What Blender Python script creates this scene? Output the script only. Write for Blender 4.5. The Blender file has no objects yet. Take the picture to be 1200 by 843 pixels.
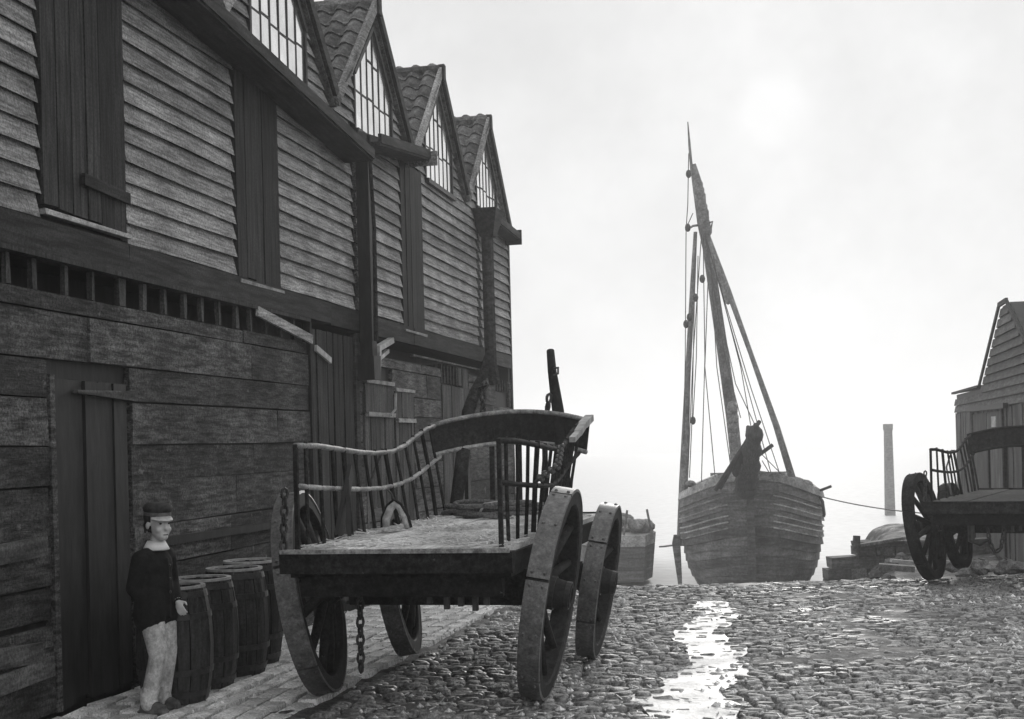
import bpy, math, random
from mathutils import Vector, Matrix
random.seed(7)
R = math.radians
scene = bpy.context.scene
col = scene.collection

# ------------------------------------------------------------ camera, sky, sun, exposure
F, ROLL, HOR, EYE = 1600.0, .025, 521.25, 1.87      # focal length / roll / horizon row measured on the photograph
TH = math.atan(330 / 1600.)                          # bearing of the street
cam = bpy.data.objects.new('camera', bpy.data.cameras.new('camera')); col.objects.link(cam)
cam.location = (0, 0, EYE); cam.rotation_mode = 'XYZ'
cam.matrix_world = Matrix.Translation((0, 0, EYE)) @ Matrix.Rotation(R(90), 4, 'X') @ Matrix.Rotation(-ROLL, 4, 'Z')
cam.data.sensor_width = 36; cam.data.lens = F / 1200 * 36
cam.data.shift_y = (HOR - 421.5) / 1200; cam.data.clip_start = .1; cam.data.clip_end = 3000
scene.camera = cam

SUN_AZ, SUN_EL = R(11.2), R(13.2)                        # azimuth from +Y towards +X
w = bpy.data.worlds.new('World'); scene.world = w; w.use_nodes = True
nt = w.node_tree; nt.nodes.clear()
def N(t, **k):
    n = nt.nodes.new(t)
    for a, v in k.items(): setattr(n, a, v)
    return n
sky = N('ShaderNodeTexSky', sky_type='NISHITA', sun_disc=False, sun_elevation=SUN_EL, sun_rotation=SUN_AZ, dust_density=2, air_density=1, ozone_density=1)
hs = N('ShaderNodeHueSaturation'); hs.inputs['Saturation'].default_value = 0
tc = N('ShaderNodeTexCoord'); nz = N('ShaderNodeTexNoise'); nz.inputs['Scale'].default_value = 7; nz.inputs['Detail'].default_value = 8; nz.inputs['Roughness'].default_value = .62
rp = N('ShaderNodeMapRange'); rp.inputs['From Min'].default_value = .35; rp.inputs['From Max'].default_value = .65; rp.inputs['To Min'].default_value = 7.5; rp.inputs['To Max'].default_value = 8.7
mx = N('ShaderNodeMix', data_type='RGBA'); mx.inputs['Factor'].default_value = .985
bg = N('ShaderNodeBackground'); bg.inputs['Strength'].default_value = .1
wo = N('ShaderNodeOutputWorld')
L = nt.links.new
L(sky.outputs[0], hs.inputs['Color']); L(hs.outputs[0], mx.inputs['A']); L(tc.outputs['Generated'], nz.inputs['Vector'])
L(nz.outputs['Fac'], rp.inputs['Value']); # the veiled sun: a soft brighter patch of cloud round its direction
vd = N('ShaderNodeVectorMath', operation='DOT_PRODUCT'); nv = N('ShaderNodeVectorMath', operation='NORMALIZE'); L(tc.outputs['Generated'], nv.inputs[0]); L(nv.outputs[0], vd.inputs[0])
vd.inputs[1].default_value = (math.sin(SUN_AZ) * math.cos(SUN_EL), math.cos(SUN_AZ) * math.cos(SUN_EL), math.sin(SUN_EL))
g1 = N('ShaderNodeMapRange', interpolation_type='SMOOTHERSTEP'); g1.inputs['From Min'].default_value = math.cos(R(1.9)); g1.inputs['From Max'].default_value = 1; g1.inputs['To Max'].default_value = .6
L(vd.outputs['Value'], g1.inputs['Value']); ga = N('ShaderNodeMath', operation='ADD'); L(rp.outputs[0], ga.inputs[0]); L(g1.outputs[0], ga.inputs[1])
L(ga.outputs[0], mx.inputs['B']); L(mx.outputs['Result'], bg.inputs['Color']); L(bg.outputs[0], wo.inputs[0])
sl = bpy.data.lights.new('sun', 'SUN'); sl.energy = .75; sl.angle = R(14); sl.color = (1, .985, .96)
sun = bpy.data.objects.new('sun', sl); col.objects.link(sun); sun.location = (10, 10, 30)
sd = Vector((math.sin(SUN_AZ) * math.cos(SUN_EL), math.cos(SUN_AZ) * math.cos(SUN_EL), math.sin(SUN_EL)))
sun.rotation_euler = sd.to_track_quat('Z', 'Y').to_euler()
vs = scene.view_settings; vs.view_transform = 'Standard'; vs.look = 'None'; vs.exposure = 0; vs.gamma = 1
scene.cycles.volume_bounces = 1; scene.cycles.max_bounces = 6; scene.cycles.diffuse_bounces = 3

# ------------------------------------------------------------ helpers
def pt(px, py, Z):
    """world point at depth Z seen at photograph pixel (px, py)"""
    a, b = px - 600, HOR - py
    r = a * math.cos(ROLL) + b * math.sin(ROLL); u = -a * math.sin(ROLL) + b * math.cos(ROLL)
    return Vector((r * Z / F, Z, EYE + u * Z / F))

def material(name, c0, c1, rough=.8, scale=(6, 6, 6), bump=.3, dist=.01, var=.35, spec=.3, r1=None, detail=9, wear=None, metallic=0, coord='Object', speck=0, sps=45):
    m = bpy.data.materials.new(name); m.use_nodes = True; t = m.node_tree; n = t.nodes; l = t.links.new
    b = n['Principled BSDF']
    b.inputs['Specular IOR Level'].default_value = spec; b.inputs['Metallic'].default_value = metallic
    c = n.new('ShaderNodeTexCoord'); mp = n.new('ShaderNodeMapping'); mp.inputs['Scale'].default_value = scale
    oi = n.new('ShaderNodeObjectInfo'); mu = n.new('ShaderNodeMath'); mu.operation = 'MULTIPLY'; mu.inputs[1].default_value = 50
    l(oi.outputs['Random'], mu.inputs[0]); l(c.outputs[coord], mp.inputs['Vector'])
    ns = n.new('ShaderNodeTexNoise'); ns.noise_dimensions = '4D'; ns.inputs['Scale'].default_value = 1; ns.inputs['Detail'].default_value = detail; ns.inputs['Roughness'].default_value = .65
    l(mp.outputs[0], ns.inputs['Vector']); l(mu.outputs[0], ns.inputs['W'])
    cr = n.new('ShaderNodeValToRGB'); cr.color_ramp.elements[0].position = .37; cr.color_ramp.elements[1].position = .63
    cr.color_ramp.elements[0].color = (c0, c0, c0, 1); cr.color_ramp.elements[1].color = (c1, c1, c1, 1)
    l(ns.outputs['Fac'], cr.inputs[0])
    # big weather patches and a tone of its own for each piece
    n2 = n.new('ShaderNodeTexNoise'); n2.inputs['Scale'].default_value = 1.7; n2.inputs['Detail'].default_value = 5
    l(c.outputs[coord], n2.inputs['Vector'])
    mr = n.new('ShaderNodeMapRange'); mr.inputs['From Min'].default_value = .3; mr.inputs['From Max'].default_value = .7; mr.inputs['To Min'].default_value = 1 - var; mr.inputs['To Max'].default_value = 1 + var
    l(n2.outputs['Fac'], mr.inputs[0])
    m2 = n.new('ShaderNodeMapRange'); m2.inputs['To Min'].default_value = 1 - var; m2.inputs['To Max'].default_value = 1 + var
    l(oi.outputs['Random'], m2.inputs[0])
    k = n.new('ShaderNodeMath'); k.operation = 'MULTIPLY'; l(mr.outputs[0], k.inputs[0]); l(m2.outputs[0], k.inputs[1])
    vm = n.new('ShaderNodeVectorMath'); vm.operation = 'SCALE'; l(cr.outputs[0], vm.inputs[0]); l(k.outputs[0], vm.inputs['Scale'])
    src = vm.outputs[0]
    if speck:                                          # fine salt-and-pepper weathering of bare old wood and stone
        n4 = n.new('ShaderNodeTexNoise'); n4.inputs['Scale'].default_value = sps; n4.inputs['Detail'].default_value = 4; n4.inputs['Roughness'].default_value = .75
        l(c.outputs[coord], n4.inputs['Vector'])
        m4 = n.new('ShaderNodeMapRange'); m4.inputs['From Min'].default_value = .36; m4.inputs['From Max'].default_value = .64; m4.inputs['To Min'].default_value = 1 - speck; m4.inputs['To Max'].default_value = 1 + speck
        l(n4.outputs['Fac'], m4.inputs[0]); v4 = n.new('ShaderNodeVectorMath'); v4.operation = 'SCALE'; l(src, v4.inputs[0]); l(m4.outputs[0], v4.inputs['Scale']); src = v4.outputs[0]
    if wear:                                           # pale bare specks where tar or paint has gone
        n3 = n.new('ShaderNodeTexNoise'); n3.inputs['Scale'].default_value = wear[1]; n3.inputs['Detail'].default_value = 8; n3.inputs['Roughness'].default_value = .7
        l(c.outputs[coord], n3.inputs['Vector'])
        w1 = n.new('ShaderNodeMapRange'); w1.inputs['From Min'].default_value = wear[2]; w1.inputs['From Max'].default_value = wear[2] + .1
        l(n3.outputs['Fac'], w1.inputs[0])
        mm = n.new('ShaderNodeMix'); mm.data_type = 'RGBA'; l(w1.outputs[0], mm.inputs['Factor']); l(src, mm.inputs['A']); mm.inputs['B'].default_value = (wear[0],) * 3 + (1,)
        src = mm.outputs['Result']
    l(src, b.inputs['Base Color'])
    if r1 is None: b.inputs['Roughness'].default_value = rough
    else:
        rr = n.new('ShaderNodeMapRange'); rr.inputs['From Min'].default_value = .35; rr.inputs['From Max'].default_value = .65; rr.inputs['To Min'].default_value = rough; rr.inputs['To Max'].default_value = r1
        l(n2.outputs['Fac'], rr.inputs[0]); l(rr.outputs[0], b.inputs['Roughness'])
    bp = n.new('ShaderNodeBump'); bp.inputs['Strength'].default_value = bump; bp.inputs['Distance'].default_value = dist
    l(ns.outputs['Fac'], bp.inputs['Height']); l(bp.outputs[0], b.inputs['Normal'])
    return m

M = {}
M['clap'] = material('weathered_boards', .13, .40, .75, (30, 3, 46), .5, .012, .3, wear=(.34, 9, .66), speck=0.5, sps=45)
M['beam'] = material('dark_beam', .010, .05, .8, (18, 2, 22), .5, .012, .3, wear=(.2, 11, .68), speck=0.5, sps=45)
M['low'] = material('rough_low_boards', .014, .11, .8, (16, 3.5, 24), .9, .022, .5, wear=(.24, 6, .62), speck=0.7, sps=45)
M['vert'] = material('upright_boards', .009, .055, .8, (34, 34, 1.8), .5, .01, .35, wear=(.22, 13, .68), speck=0.4, sps=45)
M['black'] = material('tarred_wood', .007, .026, .6, (14, 14, 3), .4, .01, .3, spec=.4)
M['pale'] = material('bare_pale_wood', .25, .5, .7, (10, 10, 10), .4, .01, .2)
M['tile'] = material('pantile_clay', .06, .2, .75, (12, 12, 12), .4, .01, .4, wear=(.3, 9, .62), speck=0.45, sps=45)
M['pane'] = material('sky_lit_glass', .72, .92, .12, (5, 5, 3), .05, .003, .1, spec=.8, metallic=.85)
M['frame'] = material('window_bars', .02, .06, .6, (20, 20, 6), .2, .005, .2)
M['earth'] = material('wet_mud', .03, .14, .5, (9, 9, 9), .8, .03, .35, r1=.85, spec=.25, wear=(.45, 3.2, .58), speck=0.5, sps=45)
M['cobble'] = material('worn_cobbles', .07, .32, .36, (26, 26, 26), .9, .018, .45, r1=.75, spec=.35, wear=(.5, 9, .6), speck=0.5, sps=45)
M['slab'] = material('paving_slabs', .5, .8, .4, (12, 12, 12), .4, .01, .25, r1=.7, spec=.4, speck=0.45, sps=45)
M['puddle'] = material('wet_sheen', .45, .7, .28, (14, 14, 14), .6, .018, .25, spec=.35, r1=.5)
M['water'] = material('harbour_water', .68, .74, .6, (1.5, 1.5, 1.5), .15, .03, .08, spec=.12)  # reflected sky and mist are put into the pale base colour
M['wagon'] = material('wagon_timber', .008, .034, .85, (20, 5, 20), .4, .008, .4, spec=.15, wear=(.16, 12, .66), speck=0.45, sps=45)
M['rail'] = material('worn_rail', .12, .4, .55, (14, 8, 14), .4, .006, .2, spec=.4, speck=0.35, sps=45)
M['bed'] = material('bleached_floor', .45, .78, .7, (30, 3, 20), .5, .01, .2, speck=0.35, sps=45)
M['rim'] = material('muddy_wheel', .010, .034, .75, (26, 26, 26), .5, .01, .3, wear=(.16, 14, .66), speck=0.3, sps=45)
M['tyre'] = material('worn_iron_tyre', .07, .17, .4, (14, 14, 14), .5, .006, .25, spec=.6, speck=0.4, sps=45)
M['iron'] = material('black_iron', .015, .05, .5, (30, 30, 30), .3, .004, .2, spec=.5)
M['straw'] = material('straw', .55, .85, .8, (20, 20, 20), .2, .004, .3)
M['rope'] = material('hemp_rope', .06, .28, .8, (60, 60, 60), .6, .006, .3)
M['leather'] = material('pale_leather', .3, .65, .7, (14, 14, 14), .3, .006, .2)
M['barrel'] = material('barrel_staves', .015, .06, .6, (30, 30, 3), .4, .008, .35, wear=(.15, 10, .66), speck=0.4, sps=45)
M['chime'] = material('barrel_rim', .3, .55, .6, (20, 20, 20), .3, .004, .2)  # pale tone holds the sky light on the upturned rims
M['skin'] = material('skin', .52, .62, .55, (10, 10, 10), .1, .003, .08)
M['hair'] = material('dark_hair', .015, .04, .6, (60, 60, 20), .6, .006, .2)
M['coat'] = material('dark_coat', .006, .014, .9, (40, 40, 40), .4, .004, .2, speck=0.3, sps=45)
M['trouser'] = material('pale_trousers', .40, .80, .9, (14, 14, 9), .8, .02, .3, wear=(.1, 14, .62), speck=0.25, sps=45)
M['cap'] = material('dark_cap', .018, .06, .8, (30, 30, 30), .3, .004, .2)
M['linen'] = material('white_linen', .7, .82, .8, (12, 12, 12), .2, .003, .1)
M['boot'] = material('scuffed_boot', .03, .16, .5, (16, 16, 16), .4, .004, .2)
M['hull'] = material('ship_hull', .07, .18, .8, (1, 1, 8), .4, .03, .3, wear=(.24, 3, .7), speck=0.4, sps=12)
M['wale'] = material('ship_rubbing_strake', .22, .42, .7, (3, 3, 6), .4, .02, .3, speck=0.4, sps=12)
M['spar'] = material('ship_spar', .10, .24, .7, (6, 6, 2), .3, .02, .2, speck=0.4, sps=12)
M['sail'] = material('furled_canvas', .12, .3, .9, (4, 4, 4), .6, .05, .3, speck=0.4, sps=12)
M['brick'] = material('sooty_brick', .12, .24, .85, (4, 4, 14), .4, .02, .2, speck=0.3, sps=45)
M['stone'] = material('rubble_stone', .08, .26, .8, (9, 9, 9), .6, .02, .3, speck=0.5, sps=45)
M['shed'] = material('shed_boards', .03, .11, .8, (14, 2, 14), .5, .012, .3, wear=(.28, 6, .66), speck=0.5, sps=45)
M['shedv'] = material('shed_upright_boards', .03, .11, .8, (16, 16, 1.5), .5, .012, .3, wear=(.3, 6, .68), speck=0.45, sps=45)

class MB:
    def __init__(s): s.v = []; s.f = []
    def add(s, vs, fs):
        o = len(s.v); s.v += [Vector(p) for p in vs]; s.f += [tuple(i + o for i in f) for f in fs]; return s
    def hexa(s, p):      # 8 corners: bottom 0-3 ccw, top 4-7
        return s.add(p, [(3, 2, 1, 0), (4, 5, 6, 7), (0, 1, 5, 4), (1, 2, 6, 5), (2, 3, 7, 6), (3, 0, 4, 7)])
    def box(s, x0, x1, y0, y1, z0, z1, j=0):
        q = lambda a: a + random.uniform(-j, j)
        return s.hexa([(q(x0), y0, q(z0)), (q(x1), y0, q(z0)), (q(x1), y1, q(z0)), (q(x0), y1, q(z0)), (q(x0), y0, q(z1)), (q(x1), y0, q(z1)), (q(x1), y1, q(z1)), (q(x0), y1, q(z1))])
    def bar(s, p, q, a, b=None, up=(0, 0, 1)):   # rectangular bar p->q, a along 'side', b along 'up'
        b = b or a; p, q = Vector(p), Vector(q); d = (q - p).normalized(); sx = d.cross(Vector(up))
        if sx.length < 1e-4: sx = d.cross(Vector((1, 0, 0)))
        sx.normalize(); u = sx.cross(d); A = sx * a / 2; B = u * b / 2
        return s.hexa([p - A - B, p + A - B, q + A - B, q - A - B, p - A + B, p + A + B, q + A + B, q - A + B])
    def tube(s, pts, r, n=8, cap=True):
        pts = [Vector(p) for p in pts]; rs = r if isinstance(r, (list, tuple)) else [r] * len(pts); vs = []; fs = []; ref = None
        for i, p in enumerate(pts):
            d = (pts[min(i + 1, len(pts) - 1)] - pts[max(i - 1, 0)]).normalized()
            if ref is None: ref = d.orthogonal().normalized()
            ref = (ref - d * ref.dot(d)).normalized(); b = d.cross(ref)
            for k in range(n):
                a = 2 * math.pi * k / n; vs.append(p + (ref * math.cos(a) + b * math.sin(a)) * rs[i])
        for i in range(len(pts) - 1):
            for k in range(n):
                k2 = (k + 1) % n; fs.append((i * n + k, i * n + k2, (i + 1) * n + k2, (i + 1) * n + k))
        if cap: fs += [tuple(range(n - 1, -1, -1)), tuple((len(pts) - 1) * n + k for k in range(n))]
        return s.add(vs, fs)
    def lathe(s, prof, c=(0, 0, 0), axis='z', n=24, closed=False, a0=0, a1=2 * math.pi):   # prof: (radius, height)
        c = Vector(c); vs = []; full = a1 - a0 > 6.28; m = n if full else n + 1
        for r, h in prof:
            for k in range(m):
                a = a0 + (a1 - a0) * k / n; ca, sa = r * math.cos(a), r * math.sin(a)
                vs.append(c + Vector({'z': (ca, sa, h), 'x': (h, ca, sa)}[axis]))
        fs = []; P = len(prof)
        for i in range(P if closed else P - 1):
            for k in range(n):
                k2 = (k + 1) % m; i2 = (i + 1) % P; fs.append((i * m + k, i * m + k2, i2 * m + k2, i2 * m + k))
        if closed and not full: fs += [tuple(i * m for i in range(P)), tuple(i * m + n for i in range(P - 1, -1, -1))]
        return s.add(vs, fs)
    def prism(s, poly, a, b, axis='x'):     # polygon (two coords) extruded along axis a..b
        n = len(poly); mk = {'x': lambda h, u, v: (h, u, v), 'y': lambda h, u, v: (u, h, v), 'z': lambda h, u, v: (u, v, h)}[axis]
        return s.add([mk(a, *p) for p in poly] + [mk(b, *p) for p in poly],
                     [tuple(range(n - 1, -1, -1)), tuple(range(n, 2 * n))] + [(i, (i + 1) % n, n + (i + 1) % n, n + i) for i in range(n)])
    def ell(s, c, r, rot=None, n=12, m=8):
        c = Vector(c); vs = []; fs = []
        for i in range(m + 1):
            t = math.pi * i / m
            for k in range(n):
                a = 2 * math.pi * k / n; p = Vector((r[0] * math.sin(t) * math.cos(a), r[1] * math.sin(t) * math.sin(a), r[2] * math.cos(t)))
                vs.append(c + (rot @ p if rot else p))
        for i in range(m):
            for k in range(n): k2 = (k + 1) % n; fs.append((i * n + k, (i + 1) * n + k, (i + 1) * n + k2, i * n + k2))
        return s.add(vs, fs)
    def cap(s, p, q, r0, r1, n=12):          # tapered capsule
        p, q = Vector(p), Vector(q); d = q - p; ln = d.length; d.normalize(); pts = []; rs = []
        for a in (-85, -60, -30, 0): pts.append(p + d * r0 * math.sin(R(a))); rs.append(max(r0 * math.cos(R(a)), .001))
        for a in (0, 30, 60, 85): pts.append(q + d * r1 * math.sin(R(a)) + d * 1e-4); rs.append(max(r1 * math.cos(R(a)), .001))
        return s.tube(pts, rs, n)
    def chain(s, pts, r=.012, L_=.07):
        pts = [Vector(p) for p in pts]; tot = []
        for a, b in zip(pts, pts[1:]):
            k = max(1, int((b - a).length / (L_ * .72)))
            tot += [(a.lerp(b, (i + .5) / k), (b - a).normalized()) for i in range(k)]
        for i, (c, d) in enumerate(tot):
            o = d.orthogonal().normalized(); o = Matrix.Rotation(i * math.pi / 2, 3, d) @ o
            loop = [c + d * (L_ / 2 * math.sin(t)) + o * (L_ * .3 * math.cos(t)) for t in [2 * math.pi * k / 8 for k in range(9)]]
            s.tube(loop, r, 5, False)
        return s
    def mesh(s, name, smooth=False):
        me = bpy.data.meshes.new(name); me.from_pydata([tuple(v) for v in s.v], [], s.f); me.update()
        if smooth:
            for p in me.polygons: p.use_smooth = True
        return me
    def build(s, name, m, parent=None, world=False, smooth=False):
        if world and parent is not None:
            t = parent; inv = mats[t.name].inverted(); s.v = [inv @ v for v in s.v]
        me = s.mesh(name, smooth); me.materials.append(M[m] if isinstance(m, str) else m)
        return link(name, me, parent)
mats = {}
def link(name, me, parent=None):
    o = bpy.data.objects.new(name, me); col.objects.link(o)
    if parent is not None: o.parent = parent
    return o
def tag(o, label=None, cat=None, group=None, kind=None):
    if label: o['label'] = label
    if cat: o['category'] = cat
    if group: o['group'] = group
    if kind: o['kind'] = kind
    return o
def thing(name, label, cat, loc=(0, 0, 0), rz=0, group=None):
    o = link(name, None); o.location = loc; o.rotation_euler = (0, 0, rz); o.empty_display_size = .2
    mats[o.name] = Matrix.Translation(loc) @ Matrix.Rotation(rz, 4, 'Z')
    return tag(o, label, cat, group)
def smooth_angle(o, deg=40):
    me = o.data
    for p in me.polygons: p.use_smooth = True
    if hasattr(me, 'set_sharp_from_angle'): me.set_sharp_from_angle(angle=R(deg))
    return o
rnd = random.uniform

# ------------------------------------------------------------ ground, water, haze
def nse(x, y, s=1, seed=0):
    from mathutils import noise
    return noise.noise(Vector((x * s + seed * 7.3, y * s - seed * 3.1, seed * 1.7)))
def sst(a, b, x):
    t = min(1, max(0, (x - a) / (b - a))); return t * t * (3 - 2 * t)
CH0, CH1 = pt(835, 700, 17.0), pt(815, 843, 9.3)
def channel(x, y):                                    # distance from the line of the gutter
    t = (y - CH1.y) / (CH0.y - CH1.y); return x - (CH1.x + (CH0.x - CH1.x) * t + .12 * math.sin(y * 1.7))
def gz(x, y):
    base = -.012 * max(0, min(y, 18.5) - 8)
    if y > 18.5: base -= .05 * (y - 18.5) if y < 19.5 else .05 + .17 * (y - 19.5)
    bank = -.32 - .80 * sst(20, 27, y) + .14 * nse(x, y, .5, 3) - 6 * sst(46, 60, y)
    e = 7.6 + max(0, y - 22) * .10
    k = sst(.222 * y, .222 * y + 1.0 + .03 * y + .4 * nse(x, y, .8, 7), x) * sst(18.8, 22, y)
    z = max(base, -6.0) * (1 - k) + bank * k if k > 0 else max(base, -6.0)
    if y < 20: z += .02 * nse(x, y, .55, 1) - .03 * math.exp(-(channel(x, y) / .35) ** 2) * sst(20, 17, y)
    if x > 4 and y < 24: z += .012 * (x - 4)
    return z
def axis_ticks(a, b, far, step):
    t = [a + i * step for i in range(int((b - a) / step) + 1)]
    lo = a; s = step
    pre = []
    while lo > -far: s *= 1.5; lo -= s; pre.append(max(lo, -far))
    hi = t[-1]; s = step; post = []
    while hi < far: s *= 1.5; hi += s; post.append(min(hi, far))
    return pre[::-1] + t + post
def mud(x, y):      # mud filling that rises towards the stone tops in patches
    return -.036 + .034 * sst(.0, .45, nse(x, y, .9, 5) * .7 + nse(x, y, 3.1, 6) * .5 + .12 * sst(1, 4, x) - .05) + .006 * nse(x, y, 9, 2)
xs = axis_ticks(-5, 12.5, 640, .11); ys = axis_ticks(5, 46, 640, .13)
g = MB(); nx = len(xs)
for y in ys:
    for x in xs: g.v.append(Vector((x, y, gz(x, y) + (mud(x, y) if y < 21 else .06 * nse(x, y, 1.3, 4)))))
g.f = [(j * nx + i, j * nx + i + 1, (j + 1) * nx + i + 1, (j + 1) * nx + i) for j in range(len(ys) - 1) for i in range(nx - 1)]
ground = g.build('ground', 'earth', None, smooth=True); tag(ground, 'muddy cobbled street sloping down to the harbour', None, kind='structure')
mats[ground.name] = Matrix()

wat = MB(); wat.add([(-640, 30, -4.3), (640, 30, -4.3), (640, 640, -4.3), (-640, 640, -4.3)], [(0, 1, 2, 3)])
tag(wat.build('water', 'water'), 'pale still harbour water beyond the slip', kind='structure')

hm = bpy.data.materials.new('haze'); hm.use_nodes = True; hm.node_tree.nodes.remove(hm.node_tree.nodes['Principled BSDF'])
pv = hm.node_tree.nodes.new('ShaderNodeVolumePrincipled'); pv.inputs['Color'].default_value = (1, 1, 1, 1)
pv.inputs['Density'].default_value = .0019; pv.inputs['Anisotropy'].default_value = .6
hm.node_tree.links.new(pv.outputs[0], hm.node_tree.nodes['Material Output'].inputs['Volume'])
hz = MB().box(-660, 660, -660, 660, -8, 16.5).build('haze', hm); tag(hz, 'pale harbour mist', kind='stuff')

# ------------------------------------------------------------ cobbles and paving slabs
ct, st_ = math.cos(TH), math.sin(TH)
def street(s, o): return Vector((-5.42 + s * st_ + o * ct, s * ct - o * st_, 0))   # s along the warehouse, o out from its wall
def cobble(mb, c, a, b, h, rot, n=8, top=True):
    vs = []; rings = ((1, -.05), (.97, h * .5), (.74, h * .98)); ca, sa = math.cos(rot), math.sin(rot)
    ph = [2 * math.pi * (k + .5) / n for k in range(n)]; jit = [rnd(.88, 1.1) for _ in range(n)]
    tx, ty = rnd(-.13, .13), rnd(-.16, .16)
    for f, z in rings:
        for k in range(n):
            ex = abs(math.cos(ph[k])) ** .42 * math.copysign(1, math.cos(ph[k])) * a * f * jit[k]; ey = abs(math.sin(ph[k])) ** .42 * math.copysign(1, math.sin(ph[k])) * b * f * jit[k]
            vs.append(c + Vector((ex * ca - ey * sa, ex * sa + ey * ca, z + (ex * tx + ey * ty) * (z > 0) + rnd(-.003, .003))))
    vs.append(c + Vector((0, 0, h)))
    fs = [(i * n + k, i * n + (k + 1) % n, (i + 1) * n + (k + 1) % n, (i + 1) * n + k) for i in range(2) for k in range(n)]
    fs += [(2 * n + k, 2 * n + (k + 1) % n, 3 * n) for k in range(n)]
    mb.add(vs, fs)
SLAB = 1.77                                            # the flagged strip along the wall ends this far out
def seen(p):
    if p.y < 6.5: return False
    x = 600 + F * p.x / p.y; y = HOR - F * (p.z - EYE) / p.y
    return -40 < x < 1240 and y < 905
stones = []; s = 6.2
while s < 21:
    dep = rnd(.085, .12); o = SLAB + .06 + rnd(0, .1)
    while o < 15:
        wd = rnd(.10, .19); p = street(s + rnd(-.015, .015), o + wd / 2); o += wd + .008
        p.z = 0
        if p.y > 19.3 or not seen(p): continue
        p.z = gz(p.x, p.y) - .03 + rnd(-.014, .012); stones.append((p, wd / 2, dep / 2 - .004))
    s += dep + .006
stones.sort(key=lambda t: t[0].y + 0.25 * abs(t[0].x - 2))
far = MB()
for i, (p, a, b) in enumerate(stones):
    mb = MB() if i < 300 else far; h = rnd(.016, .036)
    cobble(mb, Vector((0, 0, 0)) if i < 300 else p, a, b, h, -TH + rnd(-.12, .12), 8 if i < 300 else 6)
    if i < 300:
        q = mb.build('cobblestone', 'cobble', ground, smooth=True); q.location = p
fo = far.build('cobbles', 'cobble', ground, smooth=True); fo['kind'] = 'stuff'
# pale flagstones in rows along the foot of the wall
s = 7.2
for r_, (o0, o1) in enumerate([(i * .196, i * .196 + .196) for i in range(9)]):
    s = 7.6 + rnd(0, .5)
    while s < 18.6:
        ln = rnd(.30, .48); c = street(s + ln / 2, (o0 + o1) / 2); z = gz(c.x, c.y) + .008 + rnd(-.01, .01)
        if seen(c):
            mb = MB(); a, b = (o1 - o0) / 2 - .012, ln / 2 - .012
            mb.hexa([(-a, -b, -.1), (a, -b, -.1), (a, b, -.1), (-a, b, -.1)] + [(x * (a - .014), y * (b - .014), rnd(-.01, .01)) for x, y in ((-1, -1), (1, -1), (1, 1), (-1, 1))])
            q = mb.build('paving_slab', 'slab', ground); q.location = (c.x, c.y, z); q.rotation_euler = (0, 0, -TH)
        s += ln
grit = MB()
for i in range(5200):
    y = 8.4 + 11 * rnd(0, 1) ** 1.4; x = rnd(-2.4, 9.5)
    if not seen(Vector((x, y, 0))) or nse(x, y, 1.1, 11) < -.12: continue
    r_ = rnd(.006, .022) * (1 + .03 * y); p = Vector((x, y, gz(x, y) + rnd(-.012, .006)))
    if i % 3: grit.add([p + Vector((r_ * rnd(.7, 1.5), 0, 0)), p + Vector((0, r_, 0)), p - Vector((r_ * rnd(.7, 1.5), 0, 0)), p - Vector((0, r_, 0)), p + Vector((0, 0, r_ * 1.1)), p - Vector((0, 0, r_))], [(0, 1, 4), (1, 2, 4), (2, 3, 4), (3, 0, 4), (1, 0, 5), (2, 1, 5), (3, 2, 5), (0, 3, 5)])
    else: a = rnd(0, 6.3); d = Vector((math.cos(a), math.sin(a), rnd(-.1, .1))) * rnd(.03, .09); grit.bar(p - d + Vector((0, 0, .012)), p + d + Vector((0, 0, .012)), .008, .006)
tag(grit.build('grit', 'slab', None), 'scattered pale grit, chips and straws on the cobbles', 'grit', kind='stuff')
# shallow standing water in the gutter: the stones stand through it
def blob(cx, cy, rx, ry, seed, z):
    mb = MB(); n = 28
    pts = []
    for k in range(n):
        a = 2 * math.pi * k / n; q = 1 + .35 * nse(math.cos(a) * 1.3, math.sin(a) * 1.3, 1, seed) + .12 * math.sin(a * 7 + seed)
        pts.append((cx + rx * q * math.cos(a), cy + ry * q * math.sin(a)))
    mb.add([(cx, cy, z)] + [(x, y, z) for x, y in pts], [(0, 1 + k, 1 + (k + 1) % n) for k in range(n)])
    return mb
mb = MB(); yy = 8.2; cnt = 0
while yy < 17.2:
    t = (yy - CH1.y) / (CH0.y - CH1.y); cx = CH1.x + (CH0.x - CH1.x) * t + .12 * math.sin(yy * 1.7); hw = .31 - .014 * (yy - 8)
    zc = -.012 * max(0, yy - 8) + .02 * nse(cx, yy, .55, 1) - .026 + .010 * sst(12, 9, yy)
    l0, l1 = hw * (1 + .6 * nse(yy, 1, 1.3, 4) + .5 * nse(yy, 3, 3.7, 5)), hw * (1 + .6 * nse(yy, 5, 1.3, 9) + .5 * nse(yy, 7, 3.7, 2))
    mb.v += [Vector((cx - l0, yy, zc)), Vector((cx, yy, zc)), Vector((cx + l1, yy, zc))]
    if cnt: o_ = 3 * cnt - 3; mb.f += [(o_, o_ + 1, o_ + 4, o_ + 3), (o_ + 1, o_ + 2, o_ + 5, o_ + 4)]
    cnt += 1; yy += .15
tag(mb.build('puddle', 'puddle'), 'shallow bright water lying along the cobbled gutter', kind='structure')

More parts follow.
